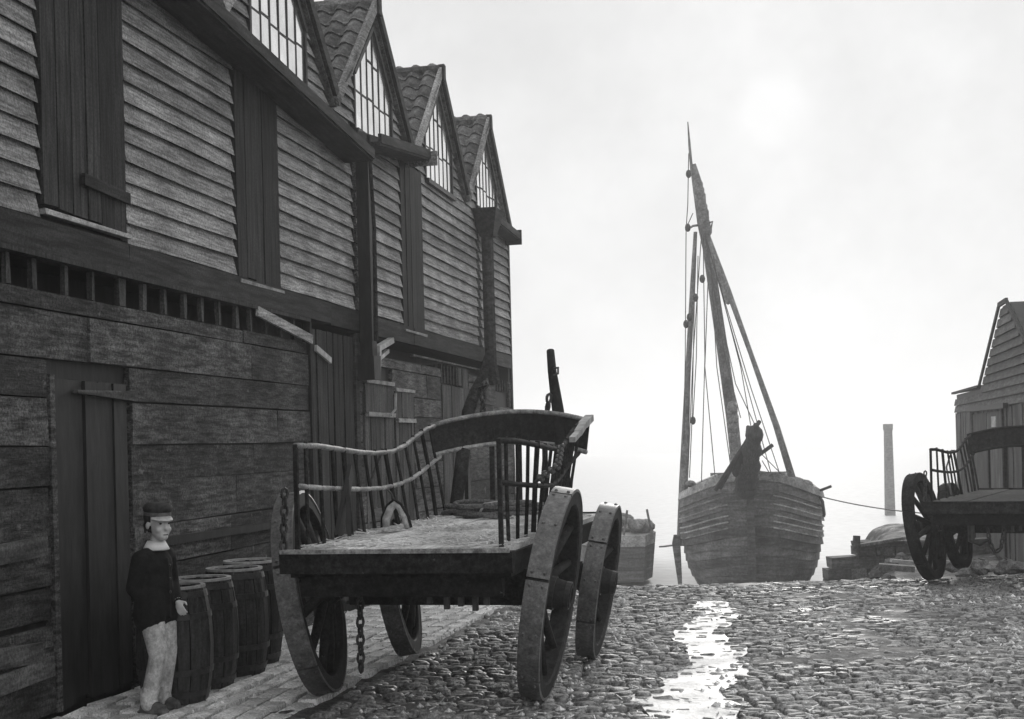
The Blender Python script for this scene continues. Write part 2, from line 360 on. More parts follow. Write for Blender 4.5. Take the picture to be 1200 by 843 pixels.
# ------------------------------------------------------------ warehouse
W = thing('warehouse', 'long dark weatherboarded warehouse with a row of glazed tiled gables', 'building', (-5.42, 0, 0), -TH)
S0, S1 = 3.0, 26.95; PEAK, VAL, HALF = 7.68, 6.0, 1.69
GC = [11.60, 14.98, 18.36, 21.74, 25.12]
MB().box(-7, -.06, S0, S1 - .03, -1.5, 3.08).build('wall', 'black', W)
MB().box(-7, -.55, S0, S1 - .03, 3.08, 3.34).build('wall', 'black', W)
MB().box(-7, -.06, S0, S1 - .03, 3.34, 5.98).build('wall', 'black', W)
def clapboard(y0, y1, z, out=.0, h=.165, m='clap', name='clapboard', cut0=0, cut1=0):
    n = max(1, int((y1 - y0) / .9)); mb = MB(); vs = []; ph = rnd(0, 9); sl = rnd(-.008, .008); bw = rnd(.048, .060)
    for i in range(n + 1):
        t = i / n; y = y0 + (y1 - y0) * t; wv = .006 * math.sin(ph + y * 1.9) + sl * (t - .5)
        c = cut0 if i == 0 else cut1 if i == n else 0
        vs += [(out + bw + rnd(-.003, .003), y + 0, z + wv), (out + bw * .2, y + c, z + h + wv), (out - .02, y + c, z + h + wv), (out - .02, y, z + wv + .035)]
    fs = []
    for i in range(n):
        for k in range(4): fs.append((i * 4 + k, (i + 1) * 4 + k, (i + 1) * 4 + (k + 1) % 4, i * 4 + (k + 1) % 4))
    fs += [(0, 1, 2, 3), (n * 4 + 3, n * 4 + 2, n * 4 + 1, n * 4)]
    return mb.add(vs, fs).build(name, m, W)
for y0, y1 in ((6.5, 10.10), (11.42, 13.66), (14.84, 17.35), (17.55, 19.48), (20.62, 24.22), (24.45, 26.93)):
    z = 3.60
    while z < 5.90:
        clapboard(y0 + rnd(-.01, .01), y1 + rnd(-.01, .01), z, out=0 - .04, h=.182); z += .167
MB().box(-.6, -.02, 26.72, 26.99, 3.0, 3.42).build('wall', 'black', W)
MB().box(-.06, .012, 26.9, 27.02, -.5, 6.0, .004).build('corner_post', 'beam', W)
# loading doors between the bays
def board_panel(name, y0, y1, z0, z1, x, k, m='vert', parent=W, sill=None, gap=.012):
    d = MB().box(x - .05, x - .02, y0, y1, z0, z1).build(name, 'black', parent)
    wd = (y1 - y0) / k
    for i in range(k):
        a = y0 + i * wd
        MB().box(x - .02, x + rnd(.012, .03), a + gap / 2, a + wd - gap / 2, z0 + rnd(-.03, .02), z1, .004).build('plank', m, d)
    if sill: MB().box(x - .02, x + .05, y0 - .02, y1 + .02, z0 - .07, z0 - .035, .006).build('sill', sill, d)
    return d
board_panel('loading_door', 10.12, 11.40, 3.70, 6.0, .0, 6, sill='rail')
board_panel('loading_door', 13.68, 14.82, 3.60, 5.9, .0, 5, sill='rail')
board_panel('loading_door', 19.50, 20.60, 3.56, 5.9, .0, 5, sill='rail')
for a, b in ((10.15, 11.38),): MB().bar((.05, a + .5, 3.98), (.05, b, 3.95), .03, .09).build('ledge', 'beam', W)
# broad fascia under the weatherboards
y = S0
while y < S1:
    ln = min(rnd(3.2, 5), S1 - y)
    if S1 - y - ln < 1: ln = S1 - y
    MB().box(-.06, .03 + rnd(0, .02), y + .004, y + ln - .004, 3.335, 3.585 + rnd(-.015, .01), .008).build('fascia_board', 'beam', W); y += ln
MB().box(-.06, .055, S0, 15.6, 3.30, 3.33, .006).build('drip_rail', 'vert', W)
# slatted air gap
def sx(px, py):   # warehouse coordinates of a point of the photograph on the wall
    a, b = px - 600, HOR - py; r = a + b * ROLL; u = b - a * ROLL; Z = F * 5.42 / (330 - r); return Z / ct, EYE + u * Z / F
for px, wd in ((12, .05), (43, .06), (80, .05), (111, .05), (145, .12), (171, .05), (195, .05), (218, .06), (238, .05), (258, .05), (279, .06), (295, .05), (312, .05), (330, .05), (345, .05)):
    y, _ = sx(px, 345); MB().box(-.05, -.01, y - wd / 2, y + wd / 2, 3.075, 3.32, .006).build('slat', 'shedv', W)
MB().bar((.05, 14.05, 3.28), (.06, 15.6, 3.1), .03, .1).build('loose_board', 'clap', W)
# lower wall of broad planks, with its door openings
OPEN = [(10.15, 11.42, -1, 2.47), (15.66, 17.24, -1, 3.26), (17.6, 18.92, -1, 2.72), (18.95, 19.95, -1, 2.66), (21.5, 23.35, -1, 3.16), (25.4, 26.7, 2.86, 3.08)]
hs_ = [.30, .36, .27, .34, .38, .30, .35, .28, .36, .14]; z = 0.0; rows = []
rows.append((-.6, .0))
for h in hs_: rows.append((z, min(z + h, 3.075))); z += h
for z0, z1 in rows:
    iv = [(5.5, S1)]
    for a, b, c, d in OPEN:
        if d > z0 + .08 and c < z1 - .02:
            iv = [q for (p0, p1) in iv for q in ((p0, min(p1, a)), (max(p0, b), p1)) if q[1] - q[0] > .05]
    for p0, p1 in iv:
        y = p0
        while y < p1 - .01:
            ln = rnd(1.6, 3.6)
            if p1 - y - ln < .8: ln = p1 - y
            x = rnd(-.012, .014); rag = .03 if y < 10.2 and z0 < 1.3 else .006
            MB().box(-.06, x, y + .003, y + ln - .004, z0 + .002 + rnd(0, rag), z1 - .004 - rnd(0, rag), .006).build('wall_plank', 'low', W); y += ln
# broken, sprung boards low down at the near end
for a, b, z, dz in ((8.2, 10.0, 1.18, .05), (8.0, 9.9, .60, -.12), (8.4, 10.05, .30, .06)):
    MB().bar((.03, a, z), (.045, b, z + dz), .035, .14).build('broken_board', 'shed', W)
MB().bar((.03, 11.6, 1.12), (.035, 15.4, 1.10), .05, .07).build('rubbing_rail', 'black', W)
# near door in its dark recess
board_panel('door', 10.22, 11.36, .03, 2.44, -.03, 5, 'black')
MB().box(-.06, .02, 10.15, 10.22, 0, 2.47, .004).build('door_post', 'low', W)
MB().hexa([(.0, 10.5, 2.34), (.05, 10.5, 2.34), (.05, 11.45, 2.30), (0, 11.45, 2.30), (.0, 10.5, 2.365), (.04, 10.5, 2.365), (.05, 11.45, 2.385), (0, 11.45, 2.385)]).build('lintel', 'shed', W)
# tall double doors, split doors, far door
for a, b in ((15.70, 16.43), (16.47, 17.20)):
    d = board_panel('door', a, b, .02, 3.24, -.01, 4, gap=.02)
MB().bar((.04, 15.78, 3.02), (.05, 16.25, 2.9), .03, .07).build('wooden_catch', 'pale', W)
MB().box(-.06, .035, 15.62, 15.69, 0, 3.3, .004).build('door_post', 'vert', W)
MB().box(-.06, .04, 17.22, 17.34, 0, 3.3, .004).build('door_post', 'beam', W)
for a, b, zt in ((17.64, 18.90, 2.70), (18.97, 19.93, 2.64)):
    d = board_panel('door', a, b, .02, zt - .40, -.01, 6, 'shedv', gap=.025); board_panel('shutter', a, b, zt - .36, zt, -.01, 3, 'shedv')
    MB().box(-.0, .055, a + .03, b - .05, zt - .43, zt - .37, .006).build('ledge', 'rail', d)
    MB().box(-.05, .04, a + .02, b - .02, zt + .0, zt + .045, .006).build('lintel', 'rail', d)
MB().tube([(.05, 18.62, 2.30), (.06, 18.8, 2.38), (.06, 18.84, 2.6)], .02, 6).build('hook', 'pale', W)
d = board_panel('door', 21.54, 23.3, .02, 2.82, -.01, 6, 'shedv')
MB().box(-.3, -.1, 21.54, 22.6, 2.86, 3.14).build('vent', 'black', W)
board_panel('shutter', 22.66, 23.3, 2.84, 3.14, -.01, 3, 'shedv')
for i in range(6): MB().box(-.06, .0, 21.56 + i * .19, 21.61 + i * .19, 2.85, 3.15).build('slat', 'beam', W)
for i in range(6): MB().box(-.06, -.01, 25.45 + i * .22, 25.50 + i * .22, 2.86, 3.08).build('slat', 'beam', W)
MB().box(-.03, .03, 19.9, 25.4, 3.17, 3.20, .004).build('drip_rail', 'low', W)
# gutters: wonky wooden troughs falling to the downpipes
def gutter(y0, z0, y1, z1, x0=.0, x1=.36, h=.12):
    gt = MB().bar(((x0 + x1) / 2, y0, z0), ((x0 + x1) / 2, y1, z1), x1 - x0, .05).build('gutter', 'beam', W)
    MB().bar((x1, y0, z0 + .06), (x1, y1, z1 + .06), .045, h).build('gutter_side', 'beam', gt)
    MB().bar((x0 + .05, y0, z0 + .12), (x0 + .05, y1, z1 + .12), .05, h).build('gutter_side', 'beam', gt)
    return gt
gutter(6.0, 6.28, 17.12, 5.40); gutter(17.42, 5.66, 19.8, 5.95); gutter(24.1, 5.84, 26.75, 5.80, x1=.26)
MB().bar((.14, 26.76, 5.84), (.14, 26.8, 5.84), .32, .28).build('gutter_end', 'beam', W)
MB().bar((.22, 19.8, 5.95), (.22, 19.84, 5.95), .5, .2).build('gutter_end', 'clap', W)
p1 = MB().box(.05, .22, 17.36, 17.53, 2.98, 5.55, .006).build('downpipe', 'black', W)
MB().box(.02, .26, 17.28, 17.56, 2.72, 3.02, .008).build('pipe_box', 'black', p1)
MB().tube([(.26, 17.38, 3.2), (.265, 17.4, 4.6), (.25, 17.3, 5.75)], [.03, .026, .022], 7).build('pole', 'wagon', p1)
sp = MB(); sp.bar((.2, 17.6, 2.78), (.22, 17.6, 3.14), .07, .06); sp.bar((.2, 17.6, 3.12), (.24, 18.1, 3.26), .08, .07); sp.bar((.2, 17.6, 2.98), (.2, 18.05, 3.12), .05, .05)
sp.build('spout', 'pale', p1)
p2 = MB().tube([(.17, 24.32, 5.6), (.17, 24.33, 4.2), (.17, 24.36, 3.3), (.2, 24.5, 2.95)], .105, 8).build('downpipe', 'beam', W)
MB().hexa([(.06, 24.2, 5.5), (.3, 24.2, 5.5), (.3, 24.46, 5.5), (.06, 24.46, 5.5), (-.02, 23.95, 5.95), (.42, 23.95, 5.95), (.42, 24.62, 5.95), (-.02, 24.62, 5.95)]).build('hopper', 'beam', p2)
# gables
RK = (PEAK - VAL) / HALF; ANG = math.atan(RK); SL = math.hypot(HALF, PEAK - VAL)
tile = MB(); nt_ = 7
for j, (v, dz) in enumerate(((-.02, .035), (.36, .0))):
    for i in range(nt_):
        u = i / (nt_ - 1); tile.v.append(Vector((u * .29, v, dz + .045 * (math.sin(u * 2 * math.pi) * .8 + .3) + .012)))
for j, (v, dz) in enumerate(((-.02, .018), (.36, -.02))):
    for i in range(nt_):
        u = i / (nt_ - 1); tile.v.append(Vector((u * .29, v, dz + .045 * (math.sin(u * 2 * math.pi) * .8 + .3) + .012)))
q = nt_
tile.f = [(i, i + 1, q + i + 1, q + i) for i in range(q - 1)] + [(2 * q + i + 1, 2 * q + i, 3 * q + i, 3 * q + i + 1) for i in range(q - 1)] + [(2 * q + i, 2 * q + i + 1, i + 1, i) for i in range(q - 1)]
tile_me = tile.mesh('pantile'); tile_me.materials.append(M['tile'])
for gi, c in enumerate(GC):
    MB().prism([(c - HALF, VAL - .03), (c + HALF, VAL - .03), (c, PEAK - .05)], -.5, -.06, 'x').build('gable_wall', 'black', W)
    rf = MB(); t_ = .05
    for sg in (-1, 1):
        a, b = Vector((.05, c, PEAK)), Vector((.05, c + sg * HALF, VAL)); n = Vector((0, sg * (PEAK - VAL), HALF)).normalized() * t_
        bk = Vector((-6.5, 0, 0)); rf.hexa([a - n, a + bk - n, b + bk - n, b - n, a, a + bk, b + bk, b])
    roof = rf.build('roof', 'tile', W)
    MB().tube([(.06, c, PEAK + .05), (-6.4, c, PEAK + .05)], .09, 8).build('ridge_tiles', 'tile', roof)
    if gi >= 2:                                        # the slopes that face us: pantiles one by one
        for r_ in range(8):
            for k in range(6):
                t = link('pantile', tile_me, roof); d = (r_ * .305 + .10)
                t.rotation_euler = (ANG, rnd(-.02, .02), rnd(-.02, .02))
                t.location = (-.19 - k * .262 + rnd(-.008, .008), c - HALF + d * math.cos(ANG), VAL + d * math.sin(ANG) + .012)
    for sg in (-1, 1):
        a, b = Vector((.075, c, PEAK + .05)), Vector((.075, c + sg * (HALF + .05), VAL + .01))
        MB().bar(a, b, .05, .13, up=(0, sg * (PEAK - VAL), HALF)).build('bargeboard', 'clap' if sg < 0 else 'beam', W)
    MB().box(.04, .13, c - .06, c + .06, PEAK - .12, PEAK + .13, .004).build('finial', 'beam', W)
    z = VAL - .05
    while z < PEAK - .4:
        zt = z + .15; e = (PEAK - .14 - zt) / RK; e0 = (PEAK - .14 - z) / RK
        if e > .84:
            for sg in (-1, 1):
                if sg > 0: clapboard(c + .80, c + e0, z, -.05, cut1=e - e0)
                else: clapboard(c - e0, c - .80, z, -.05, cut0=e0 - e)
        z += .15
    top = lambda yy: PEAK - .30 - abs(yy) * .98
    fr = MB(); wb, ww = 5.9, .77
    fr.box(-.06, .008, c - ww - .05, c - ww, wb, top(ww)); fr.box(-.06, .02, c + ww, c + ww + .05, wb, top(ww)); fr.box(-.06, .06, c - ww - .08, c + ww + .08, wb - .07, wb)
    for sg in (-1, 1): fr.bar((-.015, c, top(0) + .03), (-.015, c + sg * (ww + .05), top(ww + .05) + .03), .09, .06, up=(0, sg, 1))
    wf = fr.build('window', 'frame', W); ncol = 6; cw = 2 * ww / ncol
    for k in range(ncol + 1):
        if 0 < k < ncol:
            yy = -ww + k * cw; MB().box(-.03, .004, c + yy - .013, c + yy + .013, wb, top(yy)).build('glazing_bar', 'frame', wf)
    for k in range(ncol):
        a, b = -ww + k * cw + .014, -ww + (k + 1) * cw - .014; z = wb; hcap = min(top(a), top(b)); first = rnd(.47, .53)
        if k in (0, ncol - 1): first = .5
        lv = [wb, wb + first - .03 * (k % 2), max(wb + first + .25, wb + 1.02 - .03 * (k % 2))] if hcap - wb > 1.15 else [wb, wb + first]
        lv = lv + [None]
        for j in range(len(lv) - 1):
            z0, z1 = lv[j], lv[j + 1]; x = -.003 - .002 * j
            za, zb = (top(a), top(b)) if z1 is None else (z1, z1)
            pn = MB().prism([(c + a, z0 + .006), (c + b, z0 + .006), (c + b, zb - .008), (c + a, za - .008)], x - .006, x, 'x').build('pane', 'pane', wf)
            tl = rnd(-.008, .004)
            for v in pn.data.vertices: v.co.x += (v.co.z - z0) * tl
            if z1 is not None: MB().box(-.016, .003, c + a, c + b, z1 - .010, z1 + .012).build('lap_joint', 'frame', wf)

# ------------------------------------------------------------ barrels
def barrel(label, px, Y, first=None, H=.87, rb=.29, re=.235):
    x = (px - 600) * Y / F + .02; loc = (x, Y, gz(x, Y) + .0)
    b = thing('barrel', label, 'barrel', loc, rnd(0, 3), 'barrels standing along the warehouse wall')
    if first:
        for ch in first.children:
            c = ch.copy(); col.objects.link(c); c.parent = b
        b.scale = (1, 1, H / .87); return b
    mb = MB(); ns = 18; hs2 = [0, .12, .28, .44, .60, .76, .87]
    for k in range(ns):
        a0, a1 = 2 * math.pi * k / ns + .012, 2 * math.pi * (k + 1) / ns - .012; vs = []
        for h in hs2:
            t = (h / .435 - 1); r = re + (rb - re) * (1 - t * t) + (.004 if k % 2 else 0)
            vs += [(r * math.cos(a0), r * math.sin(a0), h), (r * math.cos(a1), r * math.sin(a1), h), ((r - .03) * math.cos(a1), (r - .03) * math.sin(a1), h), ((r - .03) * math.cos(a0), (r - .03) * math.sin(a0), h)]
        fs = [(i * 4 + j, i * 4 + (j + 1) % 4, i * 4 + 4 + (j + 1) % 4, i * 4 + 4 + j) for i in range(len(hs2) - 1) for j in range(4)] + [(len(vs) - 4, len(vs) - 3, len(vs) - 2, len(vs) - 1)]
        mb.add(vs, fs)
    mb.build('staves', 'barrel', b)
    for h in (.05, .22, .64, .80):
        t0, t1 = h / .435 - 1, (h + .045) / .435 - 1; r0, r1 = [re + (rb - re) * (1 - t * t) + .008 for t in (t0, t1)]
        MB().lathe([(r0, h), (r1, h + .045), (r1 - .02, h + .045), (r0 - .02, h)], n=28, closed=True).build('hoop', 'iron', b, smooth=False)
    MB().lathe([(re + .006, .865), (re + .006, .885), (re - .03, .885), (re - .03, .865)], n=28, closed=True).build('chime', 'chime', b)
    MB().lathe([(.001, .83), (re - .03, .83), (re - .03, .815), (.001, .815)], n=24).build('head', 'barrel', b)
    return b
b1 = barrel('dark barrel nearest the boy, standing at his elbow', 196, 10.45)
barrel('second dark barrel from the boy, in the row along the warehouse', 229, 11.1, b1)
barrel('third dark barrel from the boy, its rim coloured pale as if lit by the sky', 268, 11.75, b1, .9)
barrel('dark barrel at the far end of the row, half hidden by the wagon wheel', 287, 12.4, b1, .92)

# ------------------------------------------------------------ wagons
YAW = R(12.5); WG = Vector((-.80, 9.3, 0))
G = thing('wagon', 'dark timber wagon with straw on its floor, backed up beside the warehouse', 'wagon', (WG.x, WG.y, -.02), -YAW, 'timber wagons on the cobbles')
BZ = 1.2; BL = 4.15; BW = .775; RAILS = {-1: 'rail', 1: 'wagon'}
for i in range(6):
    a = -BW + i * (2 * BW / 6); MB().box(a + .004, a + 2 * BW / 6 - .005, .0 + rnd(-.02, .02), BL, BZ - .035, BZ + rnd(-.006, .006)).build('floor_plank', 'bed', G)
MB().box(-BW - .06, BW + .04, -.05, .03, BZ - .16, BZ - .02, .006).build('tail_beam', 'wagon', G)
MB().bar((-BW - .05, -.055, BZ - .012), (BW + .02, -.055, BZ - .012), .03, .03).build('tail_edge', 'rail', G)
for sg in (-1, 1): MB().box(sg * (BW - .04) - .05, sg * (BW - .04) + .05, .03, BL, BZ - .2, BZ - .036, .004).build('side_sill', 'wagon', G)
for y in (.7, 1.6, 2.4, 3.3, 4.1): MB().box(-BW + .06, BW - .06, y - .05, y + .05, BZ - .16, BZ - .036).build('cross_bearer', 'wagon', G)
MB().box(-.72, .72, .03, .1, BZ - .33, BZ - .17, .01).build('tail_board', 'wagon', G)
RY, FY, RR, FR_ = 1.05, 3.0, .79, .68; CAM = R(9.5)
MB().box(-.68, .68, RY - .1, RY + .1, .70, 1.0, .006).build('rear_axle', 'wagon', G)
MB().box(-.7, .7, RY - .07, RY + .07, 1.0, 1.16).build('bolster', 'wagon', G)
MB().box(-.75, .75, FY - .09, FY + .09, .60, .84, .006).build('front_axle', 'wagon', G)
MB().box(-.55, .55, FY - .08, FY + .08, .84, 1.0).build('turntable', 'wagon', G)
MB().box(-.7, .7, FY - .07, FY + .07, 1.0, 1.16).build('bolster', 'wagon', G)
MB().bar((0, RY, .85), (0, FY, .8), .1, .1).build('perch_pole', 'wagon', G)
def make_wheel(Rw, ns):
    wd = .15; x0 = -wd / 2
    wh = MB().lathe([(Rw - .125, x0 + .012), (Rw - .115, x0), (Rw - .018, x0), (Rw - .018, -x0), (Rw - .115, -x0), (Rw - .125, -x0 - .012)], axis='x', n=36, closed=True).build('wheel', 'rim', G)
    smooth_angle(wh, 30)
    st = 6
    for k in range(st):
        a0 = 2 * math.pi * k / st + .3; s_ = MB().lathe([(Rw - .02, -.082), (Rw, -.078), (Rw, .078), (Rw - .02, .082)], axis='x', n=8, closed=True, a0=a0 + .014, a1=a0 + 2 * math.pi / st - .014)
        for a in (a0 + .06, a0 + .5, a0 + 2 * math.pi / st - .06):
            for xx in (-.045, .045): s_.ell((xx, Rw * math.cos(a), Rw * math.sin(a)), (.014, .014, .014), n=5, m=4)
        smooth_angle(s_.build('tyre_strake', 'tyre', wh), 35)
    for k in range(ns):
        a = 2 * math.pi * (k + .5) / ns; d = Vector((0, math.cos(a), math.sin(a)))
        MB().tube([d * .12 + Vector((-.10, 0, 0)), d * (Rw * .55) + Vector((-.05, 0, 0)), d * (Rw - .12) + Vector((0, 0, 0))], [.044, .038, .034], 6).build('spoke', 'rim', wh, smooth=True)
    hb = MB().lathe([(.001, -.24), (.09, -.24), (.105, -.2), (.14, -.14), (.15, -.1), (.14, -.05), (.115, .03), (.10, .12), (.092, .15), (.06, .152), (.055, .11), (.001, .11)], axis='x', n=18).build('hub', 'rim', wh); smooth_angle(hb, 35)
    for xx, rr in ((-.21, .108), (.01, .128), (.125, .105)): MB().lathe([(rr, xx - .018), (rr, xx + .018), (rr - .02, xx + .018), (rr - .02, xx - .018)], axis='x', n=18, closed=True).build('hub_band', 'iron', wh)
    return wh
def copy_tree(o, parent, skip=()):
    c = o.copy(); col.objects.link(c); c.parent = parent
    for ch in o.children:
        if ch.name.split('.')[0] not in skip: copy_tree(ch, c, skip)
    return c
def set_wheel(wh, sg, y, Rw, cx, spin):
    wh.rotation_euler = (spin, CAM, R(1.5) if sg > 0 else R(9) + math.pi); wh.location = (sg * (cx + Rw * math.sin(CAM)), y, Rw * math.cos(CAM) + .005)
wr = make_wheel(RR, 12); wl = copy_tree(wr, G); set_wheel(wr, 1, RY, RR, .73, .52); set_wheel(wl, -1, RY + .05, RR, .92, 1.1)
wf1 = make_wheel(FR_, 10); wf2 = copy_tree(wf1, G); set_wheel(wf1, 1, FY, FR_, .80, .15); set_wheel(wf2, -1, FY, FR_, .84, .7)
TOP = [(.02, 1.92), (.5, 1.915), (1, 1.89), (1.6, 1.86), (2.1, 1.845), (2.6, 1.855), (3.0, 1.905), (3.4, 1.985), (3.8, 2.06), (4.12, 2.09)]
LOW = [(.02, 1.64), (.5, 1.61), (1, 1.585), (1.6, 1.56), (2.1, 1.55), (2.6, 1.565), (3.0, 1.60), (3.4, 1.66), (3.8, 1.735), (4.12, 1.79)]
def interp(T_, y):
    for (a, b), (c, d) in zip(T_, T_[1:]):
        if a <= y <= c: return b + (d - b) * (y - a) / (c - a)
    return T_[-1][1]
for sg in (-1, 1):
    xo = lambda z, y=2: sg * (BW - .05 + (z - BZ) * .17 * sst(0, 2.5, y)) - (.26 * sst(.6, 4.1, y) if sg > 0 else 0)
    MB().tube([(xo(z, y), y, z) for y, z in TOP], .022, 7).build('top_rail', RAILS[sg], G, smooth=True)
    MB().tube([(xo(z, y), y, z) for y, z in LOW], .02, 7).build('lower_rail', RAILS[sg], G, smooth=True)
    MB().bar((xo(BZ, 0), .02, BZ - .1), (xo(1.93, 0), .02, 1.93), .03, .03).build('corner_post', 'wagon', G)
    k = 0
    for y in [.22 + i * .31 for i in range(13)]:
        zt = interp(TOP, y) + .03; k += 1
        MB().tube([(xo(BZ, y), y + rnd(-.03, .03), BZ - .06), (xo(1.55, y), y + rnd(-.02, .02), 1.55), (xo(zt, y), y, zt)], .0155 if k % 4 else .022, 6).build('spindle', 'wagon', G)
    if sg < 0: MB().tube([(xo(1.6) + sg * .01, 1.9, 1.2), (sg * (BW + .16), 2.3, 1.62), (xo(1.9) + sg * .03, 2.4, 1.88)], .014, 6).build('rail_stay', 'iron', G)
# hooped head board across the front, bowed forward
def board_strip(name, m, pts_lo, pts_hi, th):
    mb = MB(); n = len(pts_lo); vs = []
    for a, b in zip(pts_lo, pts_hi):
        vs += [Vector(a), Vector(b), Vector(b) + Vector((0, th, 0)), Vector(a) + Vector((0, th, 0))]
    fs = [(i * 4 + j, i * 4 + 4 + j, i * 4 + 4 + (j + 1) % 4, i * 4 + (j + 1) % 4) for i in range(n - 1) for j in range(4)] + [(3, 2, 1, 0), tuple(4 * (n - 1) + j for j in range(4))]
    return mb.add(vs, fs).build(name, m, G)
lo, hi = [], []
for i in range(13):
    u = -1 + i / 6; bow = 4.12 + .30 * (1 - u * u); lo.append((u * .77 - .13, bow, 1.80 + .11 * (1 - u * u))); hi.append((u * .80 - .13, bow + .05, 2.09 + .12 * (1 - u * u)))
board_strip('head_board', 'wagon', lo, hi, .03)
MB().tube([(x, y + .01, z + .01) for x, y, z in hi], .024, 7).build('head_rail', 'rail', G, smooth=True)
MB().tube([(x, y - .02, z) for x, y, z in lo], .024, 7).build('head_rail', 'rail', G, smooth=True)
for u in (-.62, -.3, .05, .4, .66):
    bow = 4.12 + .3 * (1 - u * u); MB().bar((u * .77 - .13, bow - .02, BZ - .05), (u * .78 - .13, bow + .02, 1.98 + .1 * (1 - u * u)), .05 if abs(u) < .5 else .035, .03).build('front_stanchion', 'wagon', G)
MB().bar((-BW, 4.17, BZ - .03), (BW, 4.17, BZ - .03), .06, .1).build('front_beam', 'wagon', G)
MB().bar((.68, 4.12, 2.13), (.675, 3.75, 2.06), .08, .06).bar((.675, 3.76, 2.06), (.685, 3.4, 1.98), .065, .055).bar((.685, 3.41, 1.98), (.71, 2.95, 1.92), .055, .045).build('head_bracket', 'pale', G)  # pale colour stands for sky reflected off its top surface
# the shafts stand tipped up in front
def shaft(pts, rs): 
    s_ = MB().tube(pts, rs, 8).build('shaft', 'wagon', G, smooth=True); return s_
inv = mats[G.name].inverted(); P = lambda px, py, Z: inv @ pt(px, py, Z)
s1 = shaft([P(533, 600, 13.2), P(541, 545, 13.5), P(549, 482, 14.1), P(556, 462, 14.2), P(566, 440, 14.3), P(573, 412, 14.4)], [.06, .07, .07, .065, .05, .035])
s2 = shaft([P(664, 600, 12.9), P(660, 545, 13.2), P(654, 482, 13.6), P(651, 462, 13.7), P(647, 435, 13.8), P(645, 411, 13.9)], [.06, .06, .06, .055, .045, .04])
MB().tube([P(649, 432, 13.75), P(654, 431, 13.7), P(654, 438, 13.7), P(649, 440, 13.7)], .012, 6).build('staple', 'iron', s2)
MB().chain([P(644, 462, 13.6), P(641, 482, 13.6)], .016, .09).build('chain', 'iron', s2)
MB().chain([P(569, 448, 14.2), P(566, 462, 14.1), P(566, 486, 14.1)], .016, .09).build('chain', 'iron', s1)
MB().tube([P(560, 455, 14.2), P(572, 452, 14.1), P(568, 458, 14.1)], .016, 6).build('staple', 'iron', s1)
# chains and hooks below and at the corner
MB().chain([(-.36, .25, BZ - .25), (-.37, .26, .32)], .011, .085).build('hanging_chain', 'iron', G)
MB().chain([(-BW - .02, -.02, 1.62), (-BW - .03, -.05, 1.2)], .011, .075).build('corner_chain', 'iron', G)
MB().chain([(BW + .02, .9, 1.62), (BW + .09, 1.4, 1.72), (BW + .03, 1.9, 1.87)], .012, .08).build('side_chain', 'iron', G)
for x, d in ((.20, .05), (.32, .09), (.42, .07), (.52, .1), (.6, .06)): MB().box(x - .018, x + .018, .06, .1, BZ - .33 - d, BZ - .32).build('iron_strap', 'iron', G)
MB().box(.58, .82, .45, .7, .82, 1.02, .01).build('drag_shoe', 'wagon', G)
MB().tube([(-.78, .55, .93), (-.58, .55, .98), (-.36, .6, 1.0)], [.05, .06, .06], 9).build('roller', 'rail', G)
MB().tube([(-.86, .05, 1.13), (-.7, .12, 1.1)], [.05, .055], 8).build('peg', 'rail', G)

# goods on its floor
def ongrid(x, y, z): return mats[G.name] @ Vector((x, y, z))
stw = MB()
for i in range(2600):
    x = rnd(-.74, .76); y = rnd(.02, 3.7)
    if nse(x * 2, y * 1.6, 1, 8) < -.1: continue
    a = rnd(0, 6.3); l_ = rnd(.03, .10); p = Vector((x, y, BZ + rnd(.004, .03))); d = Vector((math.cos(a), math.sin(a), rnd(-.12, .18))) * l_
    w_ = Vector((-d.y, d.x, 0)).normalized() * .004; hN = Vector((0, 0, .005)); q = [p - d - w_, p + d - w_, p + d + w_, p - d + w_]
    stw.hexa(q + [v + hN for v in q])
stw.v = [mats[G.name] @ v for v in stw.v]
tag(stw.build('straw', 'straw'), 'loose pale straw scattered over the wagon floor', 'straw', kind='stuff')
rp_ = thing('rope_coil', 'untidy coil of thick rope lying at the front of the wagon floor', 'rope', ongrid(-.2, 3.72, BZ), -YAW)
mb = MB()
for k in range(7):
    rx, ry, zz = rnd(.22, .48), rnd(.12, .26), .03 + .035 * (k % 4); cx, cy = rnd(-.12, .12), rnd(-.05, .05)
    mb.tube([(cx + rx * math.cos(a) + .02 * math.sin(3 * a + k), cy + ry * math.sin(a), zz + .02 * math.sin(2 * a + k)) for a in [2 * math.pi * i / 20 for i in range(21)]], .022, 6)
mb.build('rope', 'rope', rp_, smooth=True)
MB().tube([(-.1, -.22, .03), (-.04, -.2, .14), (.06, -.1, .15)], .014, 6).build('rope_end', 'pale', rp_, smooth=True)
hc = thing('horse_collar', 'pale padded horse collar propped against the wagon rail', 'horse collar', ongrid(-.62, 1.95, BZ), -YAW)
hc.scale = (.68, .68, .68)
arch = [(-.13, 0, .02), (-.125, 0, .14), (-.07, .0, .27), (0, .0, .33), (.07, -.01, .28), (.14, -.02, .15), (.17, -.04, .03)]
MB().tube(arch, [.045, .055, .055, .05, .05, .05, .04], 10).build('padding', 'leather', hc, smooth=True)
MB().tube([(x * 1.28, y - .03, z * 1.12 + .01) for x, y, z in arch], [.018] * 7, 7).build('hame', 'wagon', hc, smooth=True)
MB().tube([(0, -.02, .36), (-.03, -.05, .46), (-.07, -.06, .50)], .012, 6).build('strap', 'iron', hc)
lb = MB().bar(ongrid(-.70, .75, BZ + .01), ongrid(-.72, 1.15, BZ + .52), .16, .03, up=(1, 0, 0)); lb.bar(ongrid(-.62, .8, BZ + .01), ongrid(-.70, 1.0, BZ + .45), .03, .03)
tag(lb.build('leaning_board', 'black'), 'dark board leaning on the left rail inside the wagon', 'board')

